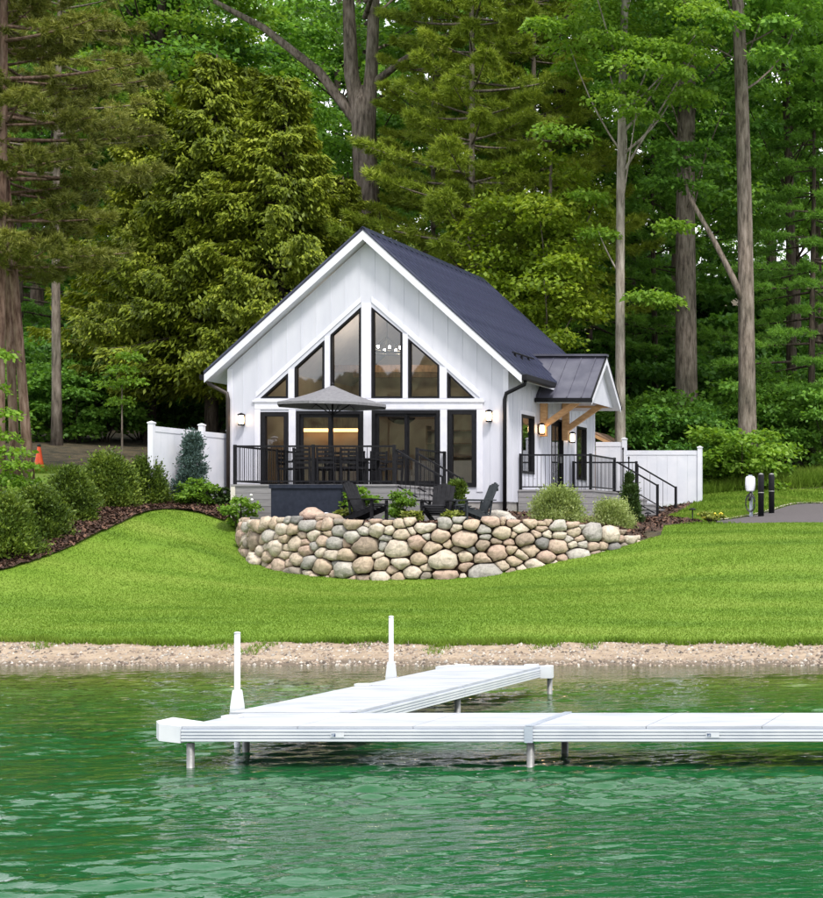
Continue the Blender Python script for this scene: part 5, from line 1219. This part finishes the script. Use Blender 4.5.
for i, (px, Y, k, sc) in enumerate([(40, 61, 1, 1), (75, 59, 2, .9), (105, 60, 1, .95), (140, 62, 0, 1), (10, 60, 0, 1.1), (175, 64, 0, 1.2), (215, 64, 0, 1.2), (-20, 57, 1, 1), (600, 66, 1, 1.1), (640, 62.5, 0, 1.0), (665, 64, 1, 1.1), (705, 63.5, 0, 1.0), (730, 65, 2, 1.1), (780, 66, 1, 1.2), (800, 68, 0, 1.3), (830, 64.5, 2, 1.1), (690, 70, 0, 1.5), (760, 72, 0, 1.5), (620, 72, 0, 1.5), (560, 66, 0, 1.3), (90, 68, 0, 1.5), (45, 68, 0, 1.4), (150, 72, 0, 1.5), (720, 78, 0, 1.8), (800, 78, 0, 1.8), (655, 78, 0, 1.8), (200, 75, 0, 1.7), (250, 70, 0, 1.5), (10, 76, 0, 1.8), (600, 96, 0, 2.6), (645, 100, 0, 2.8), (690, 96, 0, 2.6), (735, 101, 0, 2.8), (780, 97, 0, 2.6), (825, 100, 0, 2.8), (560, 100, 0, 2.7), (60, 98, 0, 2.7), (120, 96, 0, 2.6), (5, 100, 0, 2.7)]):
    lb = ('dark leafy shrub growing under the trees of the woods', 'mid-green leafy shrub growing under the trees of the woods')[k > 0]
    put_bush('woodland_shrub', lb, xs(px, Y), Y, *ub[k], group=('dark undergrowth shrubs', 'green undergrowth shrubs')[k > 0], rz=i*1.3, sc=(sc, sc, sc*1.0))
bb_ = bush(190, 1.35, 2.1, 30, 170, .16, 'leaf_bright', crad=(.35, .7))
put_bush('woodland_shrub', 'bright yellow-green bush at the lawn edge behind the car charger', xs(742, 59.3), 59.3, *bb_, sc=(1.1, 1.0, 1.05))
put_bush('woodland_shrub', 'bright green bush spreading beside the far end of the white fence', xs(715, 60), 60, *bb_, rz=2.2, sc=(1.0, 1.0, .7))
r = R(191); s_ = bush(191, .9, 1.0, 12, 150, .14, 'leaf_bright', crad=(.3, .5))
# tall weeds at the lawn edge
def weeds(x, y): return inpoly(x, y, [at(695, 0, 57.6)[:2], at(760, 0, 58.6)[:2], at(840, 0, 60)[:2], at(840, 0, 62)[:2], at(760, 0, 60.5)[:2], at(695, 0, 59.5)[:2]])
blades(26000, weeds, .5, .018, 25, (-14, -6), (57, 62), name='tall_grass')
def weeds2(x, y): return inpoly(x, y, [at(-20, 0, 49)[:2], at(60, 0, 49.5)[:2], at(120, 0, 48.5)[:2], at(120, 0, 51)[:2], at(60, 0, 50.2)[:2], at(-20, 0, 50.4)[:2]])
blades(16000, weeds2, .25, .015, 26, (-34, -24), (48, 52), name='tall_grass')
# leafy sapling at the left edge before the pines
r = R(195); cc = np.array([(-.2, 0, 2.6), (.25, -.1, 2.0), (.1, .1, 1.5), (.5, -.2, 1.15), (-.3, 0, 1.0), (.75, -.1, .85), (.1, 0, 3.3), (.2, 0, .6), (.6, .1, .5)])
sb = MB(); sb.tube([(-.4, 0, -.1), (-.35, 0, 1.5), (-.3, 0, 3.3)], [.04, .03, .01], 6)
for q in cc: sb.tube([(-.37, 0, max(.2, q[2]-.5)), tuple(q)], [.015, .006], 4, False)
put_bush('sapling', 'bright green leafy sapling leaning in front of the red pine trunks', xs(-6, 44.3), 44.3, sb.mesh('stems', 'bark_dark'), npmesh('foliage', *clump_leaves(r, cc, np.full(len(cc), .48), 190, .12, .3), 'leaf_bright'), sc=(1, 1, 1.15), cat='sapling')
r = R(196); cc = np.array([(0, 0, 2.9), (-.4, 0, 2.4), (.35, 0, 2.5), (-.1, .1, 1.9), (.2, 0, 3.3)]); sb = MB(); sb.tube([(0, 0, -.1), (0, 0, 2.6)], [.035, .012], 5)
put_bush('sapling', 'thin-stemmed sapling with light leaves under the cedars', xs(122, 54), 54, sb.mesh('stems', 'bark_grey'), npmesh('foliage', *clump_leaves(r, cc, np.full(5, .42), 190, .11, .5), 'leaf_bright'), cat='sapling')

# ------------------------------------------------------------------ garden plants
def spray_bush(seed, rx, h, n, s0, s1, mt, cone=.5, upw=.7, clump=60):
    """evergreen shrub of upright flat sprays in clumps"""
    r = R(seed); nc = clump; f = r.uniform(.04, 1, nc); a = r.uniform(0, 6.28, nc); pr = np.clip(1.03-f, 0, 1)**cone*np.minimum(1, .55+f*3); q = rx*pr*r.uniform(.55, 1.08, nc)
    cc = np.c_[q*np.cos(a), q*np.sin(a), f*h]; ci = r.integers(0, nc, n)
    Cn = cc[ci]+r.normal(0, 1, (n, 3))*rx*.17; od = unit(np.c_[Cn[:, 0], Cn[:, 1], 0*Cn[:, 0]]); D = od*.6+r.normal(0, .42, (n, 3)); D[:, 2] += upw
    Nn = od*.5+r.normal(0, .7, (n, 3)); s = r.uniform(s0, s1, n); Cn[:, 2] = np.maximum(Cn[:, 2], .03)
    b = MB(); b.tube([(0, 0, -.08), (0, 0, h*.8)], [.04, .01], 6); return b.mesh('stems', 'bark_dark'), npmesh('foliage', *leaves(Cn, D, Nn, s, s*.26, .1), mt)
av = [spray_bush(200, .72, 1.42, 22000, .05, .12, 'arborvitae_leaf'), spray_bush(201, .78, 1.36, 22000, .05, .12, 'arborvitae_leaf', .4)]
for i, (px, Y, sc, hs_) in enumerate([(4, 38.4, .90, .98), (38, 40.1, .80, .98), (70, 41.9, .84, .95), (107, 44.3, .90, 1.0), (145, 45.3, .76, 1.02)]):
    put_bush('arborvitae_shrub', 'rounded green arborvitae shrub on the mulch bed, %s from the white fence' % ('fifth', 'fourth', 'third', 'second', 'first')[i], xs(px, Y), Y, *av[i % 2], group='arborvitae row on the mulch bed', rz=i*1.7, sc=(sc, sc, sc*hs_))
put_bush('spruce_shrub', 'small narrow blue-green conical evergreen before the white fence', xs(193, 46.2), 46.2, *spray_bush(210, .46, 1.75, 14000, .04, .09, 'blue_spruce_leaf', .85, .5), sc=(1, 1, 1.05))
put_bush('garden_shrub', 'bright leafy shrub at the foot of the blue-green conical evergreen', xs(198, 45.6), 45.6, *bush(211, .42, .8, 16, 130, .085, 'leaf_bright', crad=(.15, .28)))
put_bush('garden_shrub', 'dark low shrub between the white fence and the house corner', xs(220, 46.3), 46.3, *bush(212, .35, .5, 12, 120, .08, 'boxwood_leaf', crad=(.12, .24)))
hyd = bush(213, .36, .95, 15, 120, .09, 'leaf_bright', crad=(.14, .26))
for px, Y, sc, hs_, lb in [(241, 44.4, .95, 1.1, 'leafy hydrangea with pale blooms at the deck corner board'), (357, 44.1, 1.0, 1.0, 'leafy shrub between the dark deck box and the sideways black chair'), (400, 44.1, .75, 1.2, 'narrow leafy shrub before the deck beside the steps')]:
    x_ = xs(px, Y); t = put_bush('garden_shrub', lb, x_, Y, *hyd, rz=px, sc=(sc, sc, sc*hs_), z=max(tz(x_, Y), 2.45) if px > 245 else None)
    if px < 400:
        for k in range(5):
            a = k*1.3; MB().lathe([(.01, -.03), (.035, -.01), (.035, .02), (.01, .035)], 7, (.26*math.cos(a), .26*math.sin(a)-.05, .45+.12*k)).build('bloom', 'white_flower', t, True)
x_ = xs(457, 44.6); put_bush('garden_shrub', 'narrow columnar green shrub behind the slate adirondack chair', x_, 44.6, *spray_bush(214, .24, 1.15, 4200, .06, .12, 'arborvitae_leaf', .25, .9), z=tz(x_, 44.6))
vb = spray_bush(215, .62, .78, 16000, .035, .08, 'variegated_leaf', .35, .75, 90)
for px, Y, sc, lb in [(557, 43.6, 1.0, 'pale variegated round shrub in front of the porch skirting'), (612, 44.6, .82, 'smaller pale variegated round shrub beside the dark upright shrub')]:
    x_ = xs(px, Y); put_bush('garden_shrub', lb, x_, Y, *vb, rz=px, sc=(sc, sc, sc), z=tz(x_, Y))
x_ = xs(631, 47.2); put_bush('garden_shrub', 'dark green upright egg-shaped shrub at the entry steps', x_, 47.2, *spray_bush(216, .27, 1.0, 4500, .04, .09, 'boxwood_leaf', .3, .9), z=tz(x_, 47.2))
x_ = xs(630, 51); put_bush('garden_shrub', 'small dark cone shrub behind the egg-shaped shrub', x_, 51, *spray_bush(217, .28, 1.3, 3500, .05, .1, 'boxwood_leaf', .8, .9), z=tz(x_, 51))
tf = bush(218, .22, .3, 8, 90, .10, 'tuft_leaf', crad=(.08, .16))
for px, Y, lb in [(413, 42.6, 'low yellowish tuft beneath the deck steps'), (453, 42.4, 'low yellowish tuft between the square-on chair and the slate chair'), (346, 43.0, 'low yellowish tuft by the corner of the deck box')]:
    x_ = xs(px, Y); put_bush('garden_tuft', lb, x_, Y, *tf, rz=px, z=tz(x_, Y), cat='plant')
x_ = xs(712, 47.6); t = put_bush('flower_clump', 'low clump of yellow flowers at the driveway edge', x_, 47.6, *bush(219, .32, .25, 8, 70, .08, 'tuft_leaf', crad=(.08, .16)), cat='flowers')
r = R(220)
for k in range(14):
    MB().lathe([(.008, -.02), (.035, 0), (.03, .02), (.008, .03)], 6, (r.uniform(-.35, .35), r.uniform(-.2, .1), r.uniform(.12, .30))).build('flower', 'yellow_flower', t, True)
